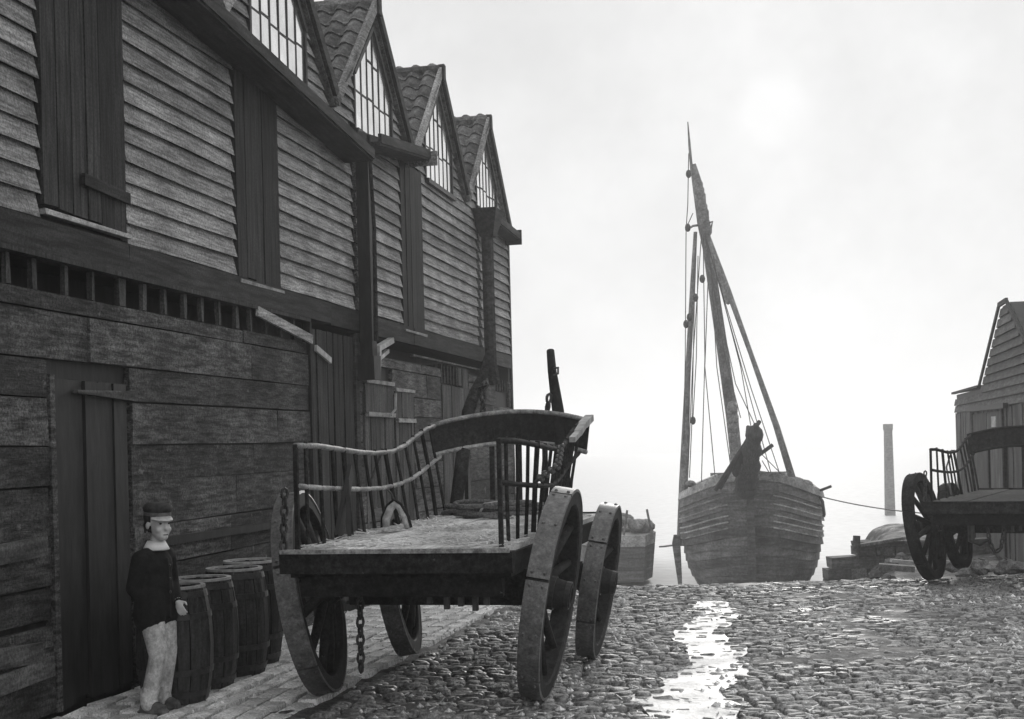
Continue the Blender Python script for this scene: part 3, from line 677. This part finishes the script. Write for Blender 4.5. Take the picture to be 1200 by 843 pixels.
# the second wagon, on the right, is the same kind standing empty
W2 = Vector((5.92, 17.1, 0)); SC = .92
c2 = thing('wagon', 'empty dark wagon cut by the right edge, near the boarded shed', 'wagon', (W2.x, W2.y, gz(5.6, 17.5) - .0), -R(28), 'timber wagons on the cobbles')
c2.scale = (SC, SC, SC)
for ch in list(G.children):
    if ch.name.startswith('spindle') and rnd(0, 1) < .55: continue
    if ch.name.split('.')[0] not in ('shaft', 'hanging_chain', 'drag_shoe', 'head_bracket', 'roller', 'peg'): copy_tree(ch, c2)
for ch in c2.children:
    if ch.name.startswith('wheel'):
        if ch.location.x < 0: ch.rotation_euler.z = math.pi - R(3)
        for k_ in [ch] + list(ch.children):
            if k_.name.split('.')[0] in ('wheel', 'tyre_strake', 'spoke', 'hub'): k_.material_slots[0].link = 'OBJECT'; k_.material_slots[0].material = M['wagon']
    if ch.name.split('.')[0] in ('top_rail', 'lower_rail', 'head_rail', 'floor_plank', 'tail_edge'):
        ch.material_slots[0].link = 'OBJECT'; ch.material_slots[0].material = M['wagon']
MB().chain([(-.02, .1, BZ - .3), (.02, .1, .62), (.08, .1, .5), (.16, .1, .55), (.22, .1, BZ - .3)], .013, .085).build('slung_chain', 'iron', c2)
MB().tube([(-.22, .1, .95), (-.22, .08, .66), (-.1, .04, .62), (.02, .02, .68)], [.05, .05, .04, .02], 7).build('drag_hook', 'iron', c2)

# ------------------------------------------------------------ the boy
BX, BY = -2.63, 10.0
B = thing('person', 'boy in dark coat, peaked cap and pale trousers standing by the near door', 'person', (BX, BY, gz(BX, BY) + .012), R(-24)); B.scale = (.97, .97, .97)
# local axes: +x is where he faces, +y his left
def remesh(o, vox, sm=4):
    m = o.modifiers.new('remesh', 'REMESH'); m.mode = 'VOXEL'; m.voxel_size = vox; m.use_smooth_shade = True
    s_ = o.modifiers.new('smooth', 'SMOOTH'); s_.factor = .5; s_.iterations = sm; return o
ROT = Matrix.Rotation(R(-20), 3, 'Z')                    # head turned a little
HC = Vector((.035, 0, 1.40))
def hd(x, y, z): return HC + ROT @ Vector((x, y, z))
hipR, hipL = Vector((0, -.075, .76)), Vector((0, .075, .76))
kneeR, knL = Vector((.075, -.085, .43)), Vector((.02, .09, .43)); ankR, ankL = Vector((-.03, -.09, .085)), Vector((-.055, .10, .085))
shR, shL = Vector((-.01, -.165, 1.16)), Vector((-.02, .165, 1.16)); elR, elL = Vector((-.06, -.195, .94)), Vector((.0, .19, .94)); wrR, wrL = Vector((.02, -.115, .80)), Vector((.125, .09, .83))
bd = MB()
bd.ell((0, 0, .80), (.095, .125, .11)); bd.ell((0, 0, .95), (.085, .11, .14)); bd.ell((0, 0, 1.08), (.095, .14, .14)); bd.cap((0, -.1, 1.17), (0, .1, 1.17), .055, .055)
bd.cap((.0, 0, 1.16), (.02, 0, 1.31), .055, .047)
h0 = len(bd.v); bd.ell(hd(-.012, 0, .045), (.092, .074, .09)); bd.ell(hd(.022, 0, -.03), (.066, .058, .085)); bd.ell(hd(.055, 0, -.085), (.03, .034, .028)); bd.ell(hd(.03, 0, -.06), (.05, .052, .05))
bd.cap(hd(.080, 0, .0), hd(.090, 0, -.032), .009, .014); bd.ell(hd(.070, 0, -.072), (.014, .022, .014))
for sg in (-1, 1):
    bd.ell(hd(-.015, sg * .074, -.01), (.017, .009, .026), Matrix.Rotation(R(10), 3, 'Y')); bd.ell(hd(.055, sg * .036, -.038), (.024, .022, .022)); bd.cap(hd(.078, sg * .014, .022), hd(.068, sg * .05, .02), .010, .009)
HK = 1.13; PV = HC + Vector((-.01, 0, -.10))
def grow(mb, i0=0):                                     # a boy's head is large for his body
    for v in mb.v[i0:]: v.xyz = PV + (v - PV) * HK
    return mb
grow(bd, h0)
for a, k, n_ in ((hipR, kneeR, ankR), (hipL, knL, ankL)):
    bd.cap(a, k, .075, .05); bd.cap(k, n_, .05, .035); bd.ell(k + Vector((-.02, 0, -.12)), (.048, .048, .09)); bd.cap(n_ + Vector((-.02, 0, -.035)), n_ + Vector((.12, -.0, -.055)), .035, .025)
for s_, e, wv in ((shR, elR, wrR), (shL, elL, wrL)):
    bd.cap(s_, e, .045, .037); bd.cap(e, wv, .036, .024)
    d = (wv - e).normalized(); d = (d + Vector((.1, 0, -.45))).normalized(); sd_ = 1 if s_.y > 0 else -1; bd.cap(wv, wv + d * .03, .022, .024)
    ac = Vector((1, 0, .25)); ac = (ac - d * ac.dot(d)).normalized(); nrm = d.cross(ac)
    pc = wv + d * .055
    bd.ell(pc, (.04, .036, .016), Matrix((d, ac, nrm)).transposed())
    for k, (off, ln) in enumerate(((.027, .055), (.009, .064), (-.009, .06), (-.026, .047))):
        b0 = wv + d * .085 + ac * off; bend = (d * .85 - nrm * sd_ * .45).normalized(); ln *= .9; b1_ = b0 + bend * ln * .55; b2 = b1_ + (d * .5 - nrm * sd_ * .85).normalized() * ln * .5
        bd.cap(b0, b1_, .0088, .008, 8); bd.cap(b1_, b2, .008, .0065, 8)
    t0 = wv + d * .035 + ac * .026; t1 = t0 + (d * .6 + ac * .75 - nrm * sd_ * .2).normalized() * .035; bd.cap(t0, t1, .011, .0095, 8); bd.cap(t1, t1 + (d * .9 + ac * .2).normalized() * .028, .0095, .007, 8)
body = remesh(bd.build('body', 'skin', B), .0055, 3)
for sg in (-1, 1):
    grow(MB().ell(hd(.0735, sg * .031, .002), (.008, .011, .006), n=10, m=6)).build('eye', 'hair', B, smooth=True)
    grow(MB().cap(hd(.080, sg * .016, .026), hd(.069, sg * .05, .026), .005, .0035, 6)).build('eyebrow', 'hair', B)
grow(MB().cap(hd(.084, -.016, -.0725), hd(.084, .016, -.0725), .003, .003, 6)).build('mouth', 'cap', B)
hr = MB(); hr.ell(hd(-.03, 0, .045), (.088, .084, .082)); hr.ell(hd(-.05, 0, -.01), (.055, .07, .06))
for k in range(26):
    a = R(105 + 150 * k / 25); hr.cap(hd(-.02 + .072 * math.cos(a), .076 * math.sin(a), -.005), hd(-.022 + .078 * math.cos(a), .078 * math.sin(a), -.045 + rnd(-.015, .015)), .016, .007, 6)
remesh(grow(hr).build('hair', 'hair', B), .007, 1)
cp = MB(); cp.lathe([(.001, .040), (.055, .038), (.088, .026), (.102, .004), (.099, -.016), (.094, -.022), (.092, -.05), (.088, -.05), (.086, -.02), (.001, .03)], n=28)
capo = cp.build('cap', 'cap', B); smooth_angle(capo, 50); tilt = Matrix.Rotation(R(5), 4, 'Y')
capo.matrix_basis = Matrix.Translation(PV) @ Matrix.Scale(1.08, 4) @ Matrix.Translation(-PV) @ Matrix.Translation(hd(-.008, 0, .112)) @ ROT.to_4x4() @ tilt
vz = MB(); n_ = 13; vs_ = []
for i in range(n_):
    a = R(-68 + 136 * i / (n_ - 1)); vs_ += [(.088 * math.cos(a), .084 * math.sin(a), -.044), (.088 * math.cos(a) + .048 * math.cos(a) ** .8, .088 * math.sin(a), -.062 - .012 * math.cos(a))]
for i in range(n_): vs_ += [(vs_[2 * i][0], vs_[2 * i][1], vs_[2 * i][2] - .006), (vs_[2 * i + 1][0], vs_[2 * i + 1][1], vs_[2 * i + 1][2] - .005)]
o_ = 2 * n_; fs_ = []
for i in range(n_ - 1):
    a, b, c, d = 2 * i, 2 * i + 1, 2 * i + 3, 2 * i + 2; fs_ += [(a, b, c, d), (o_ + d, o_ + c, o_ + b, o_ + a), (b, o_ + b, o_ + c, c), (a, d, o_ + d, o_ + a)]
vz.add(vs_, fs_).build('visor', 'chime', capo, smooth=True)  # the visor's shine is painted in with this pale material
bn = MB().lathe([(.0945, -.048), (.0955, -.024), (.0925, -.024), (.0915, -.048)], n=28, closed=True).build('cap_band', 'boot', capo)
ctm = MB()
ctm.ell((-.01, 0, 1.10), (.118, .158, .14)); ctm.ell((-.01, 0, .97), (.120, .152, .18)); ctm.cap((-.005, -.12, 1.17), (-.005, .12, 1.17), .068, .068); ctm.ell((.0, 0, 1.21), (.07, .09, .05))
ctm.cap((-.01, -.06, .88), (-.005, -.08, .72), .115, .125); ctm.cap((-.01, .06, .88), (-.015, .08, .72), .115, .125); ctm.ell((-.01, 0, .78), (.128, .168, .16))
for s_, e, wv in ((shR, elR, wrR), (shL, elL, wrL)): ctm.cap(s_, e, .066, .054); ctm.cap(e, wv + (e - wv) * .05, .054, .040)
ctm.cap((.10, .0, 1.14), (.12, .01, .70), .02, .012, 8)
remesh(ctm.build('coat', 'coat', B), .011, 3)
for z in (1.1, 1.0, .9): MB().ell((.13, .0, z), (.008, .011, .011), n=8, m=5).build('button', 'iron', B)
MB().lathe([(.052, 1.245), (.066, 1.285), (.100, 1.222), (.092, 1.212)], c=(.008, 0, .0), n=22, closed=True).build('collar', 'linen', B, smooth=True)
for sg, wv, e in ((-1, wrR, elR), (1, wrL, elL)):
    d = (wv - e).normalized(); MB().tube([wv - d * .012, wv + d * .012], [.032, .031], 10).build('cuff', 'linen', B)
tr = MB()
for a, k, n_, sg in ((hipR, kneeR, ankR, -1), (hipL, knL, ankL, 1)):
    tr.cap(a, k, .098, .072); tr.cap(k, n_ + Vector((.01, 0, .02)), .072, .062); tr.cap(n_ + Vector((.0, 0, .06)), n_ + Vector((.012, 0, -.015)), .064, .068)
    for j in range(7):
        t = j / 6; c = k.lerp(n_, t * .95); a0 = rnd(0, 6); tr.cap(c + Vector((.060 * math.cos(a0), .060 * math.sin(a0), .03)), c + Vector((.066 * math.cos(a0 + 1.6), .066 * math.sin(a0 + 1.6), -.03)), .016, .011, 6)
tr.ell((0, 0, .80), (.11, .15, .1))
remesh(tr.build('trousers', 'trouser', B), .009, 2)
for a in (ankR, ankL):
    bt = MB(); bt.cap(a + Vector((-.01, 0, .02)), a + Vector((-.02, 0, -.04)), .047, .045); bt.cap(a + Vector((-.03, 0, -.05)), a + Vector((.13, 0, -.052)), .042, .038); bt.ell(a + Vector((.07, 0, -.035)), (.07, .042, .038))
    bt.box(a.x - .075, a.x + .165, a.y - .04, a.y + .04, -.004, .018)
    remesh(bt.build('boot', 'boot', B), .008, 2)

# ------------------------------------------------------------ sailing barge on the slip
SB = pt(882, 690, 47.5); SX = SB.x
V = thing('sailing_barge', 'bluff bowed sailing barge with raked mast lying at the slip', 'ship', (SX, 47.5, -4.4), -R(10))
ST_Y = [0, .18, .5, 1.0, 1.8, 3.0, 5, 8, 12, 16, 19, 21]
def hb_(y): return 2.5 * (1 - (1 - min(y, 3.2) / 3.2) ** 2.4) ** .52 * (1 - .35 * sst(12, 21, y))
def hpt(y, v, out=0, sg=1):         # v: 0 keel .. 1 rail
    zz = v * 4.2; sheer = (1.0 * math.exp(-y / 1.1) - .1 * math.exp(-y / 4)) * (v ** .8) + .25 * sst(12, 21, y)
    full = (1 - (1 - min(1, v * 1.1 + .03)) ** 4) ** .6; fl = .95 + .05 * v
    return Vector((sg * (hb_(y) * full * fl + out + .06), y - .5 * v * math.exp(-y / 1.0) + (.4 * (1 - v)) * math.exp(-y), zz + sheer + .1))
NS = 15
for sg in (-1, 1):
    for i in range(NS):
        v0, v1 = i / NS, (i + 1) / NS; vs = []
        wale = i in (8, 9, 11, 14)
        for y in ST_Y:
            o0, o1 = (.07, .02) if not wale else (.13, .05)
            vs += [hpt(y, v0, o0, sg), hpt(y, v1, o1, sg), hpt(y, v1, -.05, sg), hpt(y, v0 + .001, -.05, sg)]
        n = len(ST_Y); fs = [(k * 4 + j, k * 4 + 4 + j, k * 4 + 4 + (j + 1) % 4, k * 4 + (j + 1) % 4) for k in range(n - 1) for j in range(4)] + [(0, 1, 2, 3), tuple(4 * (n - 1) + j for j in (3, 2, 1, 0))]
        MB().add(vs, fs).build('strake', 'wale' if i == 14 else 'hull', V)
for v in (.60, .645, .69, .77, .83):
    for sg in (-1, 1): MB().tube([hpt(y, v, .085, sg) for y in (.1, .25, .5, .9, 1.4, 2, 2.8, 4 + 3 * (v > .75))], .03, 5).build('rubbing_strip', 'wale', V)
MB().bar((0, -.0, .0), (0, -.62, 5.3), .26, .26, up=(0, 1, 0)).build('stem', 'hull', V)
dk = MB(); vs = []
for y in ST_Y: vs += [hpt(y, .93, -.06, -1), hpt(y, .93, -.06, 1)]
dk.add(vs, [(2 * k, 2 * k + 1, 2 * k + 3, 2 * k + 2) for k in range(len(ST_Y) - 1)]).build('deck', 'spar', V)
MB().box(-2, 2, 20.8, 21.1, .5, 4.6).build('transom', 'hull', V)
q = lambda px, py, Z: pt(px, py, Z)
def wp(mb, name, m, **k): return mb.build(name, m, V, world=True, **k)
wp(MB().tube([q(868, 585, 52), q(858, 490, 52), q(846, 405, 52), q(829, 290, 52), q(823, 262, 52), q(817, 215, 52), q(812, 193, 52)], [.24, .24, .22, .2, .2, .2, .12], 10), 'mast', 'spar', smooth=True)
wp(MB().tube([q(811, 205, 51.9), q(808, 170, 52), q(806, 143, 52)], [.06, .05, .02], 6), 'topmast', 'spar')
wp(MB().tube([q(799, 640, 51), q(801, 565, 51.2), q(806, 440, 51.5), q(812, 330, 51.8), q(815, 272, 51.8)], [.2, .17, .11, .1, .07], 8), 'sprit', 'spar', smooth=True)
wp(MB().tube([q(930, 566, 50), q(910, 500, 50.3), q(880, 415, 50.8), q(853, 340, 51.3), q(826, 268, 51.8)], [.14, .12, .09, .11, .1], 8), 'forestay', 'spar', smooth=True)
hs2_ = MB()
for i in range(9): c = q(818 + i * 1.2, 218 + i * 6.5, 51.7); hs2_.ell(c, (.2 + .015 * (i % 3), .17, .3), n=8, m=5)
wp(hs2_, 'furled_topsail', 'sail', smooth=True)
fs2 = MB()
for i in range(10): c = q(836 + i * 1.9, 305 + i * 5.0, 51.4); fs2.ell(c, (.12 + .015 * (i % 2), .1, .24), n=7, m=5)
wp(fs2, 'furled_jib', 'sail', smooth=True)
ml = MB()
for i in range(8): c = q(850 + i * .8 + 8, 480 + i * 11, 51.6); ml.ell(c, (.22 + .015 * (i % 2), .2, .33), n=8, m=5)
wp(ml, 'furled_mainsail', 'sail', smooth=True)
wp(MB().tube([q(804, 270, 51.6), q(812, 265, 51.6), q(826, 263, 51.6), q(835, 260, 51.6), q(833, 268, 51.6)], .045, 6), 'crosstree', 'spar')
for a in ([(807, 180), (806, 240), (804, 268), (803, 420), (800, 575)], [(812, 250), (803, 270)], [(815, 290), (811, 490), (808, 560)], [(818, 300), (816, 420), (812, 492)],
          [(836, 300), (850, 395), (862, 450), (888, 505)], [(833, 310), (840, 430), (856, 545)], [(830, 320), (826, 430), (838, 560)], [(842, 330), (868, 430), (880, 500)], [(890, 530), (918, 558)], [(893, 540), (905, 560)], [(822, 275), (812, 420), (806, 560)], [(824, 275), (826, 420), (822, 565)], [(826, 275), (850, 420), (868, 490)], [(828, 280), (872, 440), (905, 560)], [(827, 280), (880, 455), (916, 562)]):
    wp(MB().tube([q(x, y, 51.2) for x, y in a], .018, 5), 'rigging_line', 'iron')
for x, y in ((812, 493), (806, 267), (804, 380), (823, 327), (815, 349), (808, 372), (807, 204)): wp(MB().ell(q(x, y, 51.1), (.11, .1, .16), n=8, m=6), 'block', 'iron', smooth=True)
# bow gear
bg_ = MB()
for i in range(8): t = i / 7; c = q(874 + t * 10, 574 - t * 64, 46.8 - t * 1.2); bg_.ell(c, (.40 - .16 * t + .07 * (i % 2), .33, .34), n=10, m=6)
wp(bg_, 'furled_headsail', 'vert', smooth=True)
wp(MB().tube([q(882, 590, 48), q(884, 545, 46.5), q(886, 498, 45.2)], [.17, .16, .1], 8), 'bowsprit', 'vert', smooth=True)
b2 = MB()
for i in range(5): t = .45 + .55 * i / 4; c = q(850 + t * 27, 574 - t * 52, 46.6 - t * .6); b2.ell(c, (.15 - .02 * t + .03 * (i % 2), .16, .26), n=9, m=6)
wp(b2, 'furled_staysail', 'vert', smooth=True)
for a in ([(878, 512), (843, 573)], [(872, 522), (838, 575)], [(883, 505), (890, 494)], [(890, 533), (905, 522)], [(876, 510), (877, 500)], [(886, 520), (893, 532)]):
    wp(MB().tube([q(a[0][0], a[0][1], 46), q(a[1][0], a[1][1], 46.2)], .075, 6), 'spar', 'vert')
for px, py, rx in ((930, 566, .45), (942, 569, .35), (920, 570, .4), (850, 572, .5), (862, 574, .5), (826, 577, .35), (836, 575, .3), (895, 572, .5), (905, 570, .4)):
    wp(MB().ell(q(px, py, 49.5), (rx, .5, .22), n=10, m=6), 'deck_bundle', 'sail', smooth=True)
for i in range(14):
    x = rnd(806, 848); wp(MB().ell(q(x, rnd(564, 577), 51), (rnd(.1, .22), .2, rnd(.08, .16)), n=7, m=5), 'coiled_gear', 'sail', smooth=True)
wp(MB().tube([q(956, 577, 49), q(974, 570, 48.6)], .05, 6), 'cathead', 'iron')
wp(MB().tube([q(957, 577, 49), q(964, 588, 48.8), q(966, 603, 48.8), q(965, 606, 48.8)], .055, 6).tube([q(956, 590, 48.8), q(964, 593, 48.8)], .05, 6), 'anchor', 'iron')
lb_ = MB().prism([(q(788, 637, 50).x, q(788, 637, 50).z), (q(790, 627, 50).x, q(790, 627, 50).z), (q(797, 627, 50).x, q(797, 627, 50).z), (q(800, 690, 50).x, q(800, 700, 50).z), (q(797, 690, 50).x, q(797, 700, 50).z)], 50, 50.15, 'y')
wp(lb_, 'leeboard', 'hull')
r1_ = q(965, 583, 48.8); r2_ = q(1124, 604, 38.6)
mr_ = MB().tube([r1_.lerp(r2_, t) - Vector((0, 0, .12 * 4 * t * (1 - t))) for t in [i / 14 for i in range(15)]], .022, 5)
tag(mr_.build('mooring_rope', 'iron'), 'thin slack mooring rope running from the ship to the right bank', 'rope')

# ------------------------------------------------------------ barge behind on the left, with hay and two poles
LBX = q(736, 690, 58).x
Q = thing('hay_barge', 'low grey loaded barge in the mist, left of the sailing barge', 'boat', (LBX, 58, -4.4))
for i in range(4):
    z0, z1 = i * .5, (i + 1) * .5 - .02; vs = []; ws = lambda z: 1.25 + .1 * z + (.0 if z < 2.6 else .06)
    for y in (0, .6, 2, 5, 10, 13): 
        e = .55 + .45 * sst(0, 2, y)
        vs += [(-ws(z0) * e - .4, y, z0 + .3), (ws(z0) * e, y, z0 + .3), (ws(z1) * e, y, z1 + .3), (-ws(z1) * e - .4, y, z1 + .3)]
    n = 6; fs = [(k * 4 + j, k * 4 + 4 + j, k * 4 + 4 + (j + 1) % 4, k * 4 + (j + 1) % 4) for k in range(n - 1) for j in range(4)] + [(0, 1, 2, 3), tuple(4 * (n - 1) + j for j in (3, 2, 1, 0))]
    MB().add(vs, fs).build('strake', 'wale' if i == 3 else 'hull', Q)
hay = MB()
for i in range(40): x = rnd(-1.5, 1.2); hay.ell((x, rnd(.8, 6), 2.35 + rnd(0, .6) * (1 - .3 * abs(x))), (rnd(.2, .5), rnd(.3, .6), rnd(.12, .3)), n=8, m=5)
hay.build('cargo', 'sail', Q, smooth=True)
for a, b in (((731, 628), (735, 598)), ((765, 632), (758, 597))):
    MB().tube([q(a[0], a[1], 58.4), q(b[0], b[1], 58.4)], .05, 6).build('pole', 'hull', Q, world=True)
tag(MB().tube([q(773, 641, 57), q(779, 640.5, 53), q(797, 638, 50.4)], .035, 6).build('hawser', 'iron'), 'dark taut rope between the two moored vessels', 'rope')

# ------------------------------------------------------------ right bank: chimney, shed, low wall, rubble
cz = q(1044, 640, 105)
CH = thing('factory_chimney', 'tall plain brick chimney standing pale in the mist', 'chimney', (cz.x, 105, -4.4))
MB().lathe([(.33 * 1.42, 0), (.26 * 1.42, q(1044, 505, 105).z + 4.4), (.30 * 1.42, q(1044, 503, 105).z + 4.4), (.30 * 1.42, q(1044, 497, 105).z + 4.4), (.2, q(1044, 497, 105).z + 4.4)], n=4, a0=math.pi / 4, a1=math.pi / 4 + 2 * math.pi).build('stack', 'brick', CH)

DR = 4.75; SHO = Vector((DR, 0, 0))
Hs = thing('boarded_shed', 'grey boarded shed with a gable, behind the right-hand wagon', 'shed', (DR, 0, 0), -TH)
# local: -x faces the street, y along it
EV, PK, YG0, YG1, YG2, YE = 3.02, 4.72, 26.6, 31.4, 35.3, 40.9
MB().box(.06, 6, 24, YE - .03, -2, EV - .02).build('wall', 'black', Hs)
MB().prism([(YG0, EV - .03), (YG2, EV - .03), (YG1 + .2, PK), (YG1 - .9, PK)], .06, 6, 'x').build('wall', 'black', Hs)
y = 24.0
while y < YE - .1:
    wd = min(rnd(.26, .42), YE - y); MB().box(rnd(-.012, .02), .06, y + .006, y + wd - .008, -1.6, 2.45 + rnd(-.02, .02), .004).build('upright_board', 'shedv', Hs); y += wd
z = 2.48
while z < PK - .2:
    zt = z + .2
    if zt < EV: a, b = 24, YE
    else: a, b = YG0 + (zt - EV) / (PK - EV) * (YG1 - .9 - YG0), YG2 - (zt - EV) / (PK - EV) * (YG2 - YG1 - .2)
    MB().hexa([(-.02, a, z), (.06, a, z), (.06, b, z), (-.02, b, z), (.02, a, zt - .012), (.06, a, zt - .012), (.06, b, zt - .012), (.02, b, zt - .012)]).build('siding_board', 'shed', Hs); z += .2
MB().bar((-.02, YG2 + .05, EV + .02), (-.02, YG1 + .2, PK + .03), .05, .10, up=(0, 1, 1)).build('bargeboard', 'beam', Hs)
MB().bar((-.02, YG0, EV), (-.02, YG1 - .9, PK + .03), .05, .10, up=(0, -1, 1)).build('bargeboard', 'beam', Hs)
MB().bar((-.02, YG1 + .24, PK + .04), (-.02, YG1 - .94, PK + .04), .06, .1).build('ridge_beam', 'beam', Hs)
MB().bar((-.03, YG2, EV + .03), (-.03, YE + .06, EV + .03), .1, .06).build('eave', 'beam', Hs)
rf2 = MB(); rf2.hexa([(-.05, YG2, EV), (6, YG2, EV + .9), (6, YE + .1, EV + .9), (-.05, YE + .1, EV), (-.05, YG2, EV + .05), (6, YG2, EV + .95), (6, YE + .1, EV + .95), (-.05, YE + .1, EV + .05)]); rf2.build('roof', 'tile', Hs)
MB().bar((-.08, 30.6, 2.46), (-.08, 37.4, 2.50), .1, .12).build('lintel', 'black', Hs)
for y in (31.4, 36.6): MB().box(-.06, .02, y - .06, y + .06, -1, 2.41).build('door_post', 'beam', Hs)
for y0, y1 in ((31.5, 33.9), (34.0, 36.5)): MB().box(-.04, .0, y0, y1, -1, 2.36).build('door', 'shedv', Hs)
MB().box(-.06, -.03, 32.3, 33.0, 2.0, 2.25).build('pale_patch', 'pale', Hs)

def stone_heap(name, label, cat, spots, m='stone'):
    c = Vector((sum(p[0] for p in spots) / len(spots), sum(p[1] for p in spots) / len(spots), 0)); c.z = gz(c.x, c.y)
    T_ = thing(name, label, cat, c)
    for x, y, z, r_ in spots:
        mb = MB(); mb.ell((0, 0, 0), (r_ * rnd(.8, 1.4), r_ * rnd(.7, 1.1), r_ * rnd(.5, .8)), Matrix.Rotation(rnd(0, 3), 3, 'Z'), n=7, m=4)
        for v in mb.v: v += Vector((rnd(-1, 1), rnd(-1, 1), rnd(-1, 1))) * r_ * .16
        o = mb.build('stone', m, T_); o.location = Vector((x, y, z)) - c
    return T_
sp_ = []
for i in range(70):
    x, y = rnd(7.6, 10.5), rnd(21.8, 24.2); sp_.append((x, y, gz(x, y) + .05 + rnd(0, .3) * sst(21.6, 23.4, y), rnd(.09, .2)))
stone_heap('rubble_heap', 'heap of pale rubble stones behind the right-hand wagon', 'rubble', sp_)
# quay wall on the bank, with a pale plank and lumber
QW = thing('quay_wall', 'low dark stone quay wall on the misty right bank', 'wall', (9, 34, -3))
y0 = 33.5; xm = q(1004, 640, y0).x; xl = q(969, 640, y0).x; xr = q(1085, 640, y0).x; zt = q(1030, 634, y0).z; zb = q(1030, 700, y0).z - .6
MB().box(xm + .3, xr + 2, y0 + .2, y0 + .85, zb - .5, zt - .08).build('core', 'black', QW, world=True)
z = zb
while z < zt - .05:
    h = min(rnd(.2, .3), zt - z); x = (xm if z > zt - .42 else xl + max(0, z - zt + .9) * .5)
    while x < xr + 1.5:
        wd = rnd(.35, .8); MB().box(x, x + wd - .02, y0 + rnd(-.03, .03), y0 + (.3 if x > xm + .2 else .6), z, z + h - .02, .02).build('stone', 'hull' if rnd(0, 1) < .9 else 'stone', QW, world=True); x += wd
    z += h
MB().bar(q(1002, 640, y0 - .1), q(1062, 630, y0 - .1), .3, .07).build('coping', 'stone', QW, world=True)
MB().tube([q(1003, 648, y0 - .2), q(1004, 628, y0 - .2)], [.1, .09], 8).build('mooring_post', 'hull', QW, world=True)
tag(MB().bar(q(1044, 657, 27), q(1075, 660, 27), .16, .06).build('pale_plank', 'pale'), 'pale plank lying on the right bank beside the wagon wheel', 'plank')
tag(MB().bar(q(1030, 664, 28.4), q(1072, 667, 28.2), .3, .12).build('grey_timber', 'stone'), 'grey baulk of timber lying on the right bank below the pale plank', 'timber')
sp_ = []
for i in range(70):
    y = rnd(24, 33); x = rnd(q(968, 680, y).x, q(1060, 680, y).x); sp_.append((x, y, gz(x, y) + .03, rnd(.06, .2)))
stone_heap('shore_stones', 'scatter of dull stones on the muddy bank right of the ship', 'stones', sp_, 'hull')
sp_ = []
for i in range(30):
    y = rnd(26, 34); x = rnd(q(705, 680, y).x, q(778, 680, y).x); sp_.append((x, y, gz(x, y) + .02, rnd(.1, .3)))
bpy.context.view_layer.update()
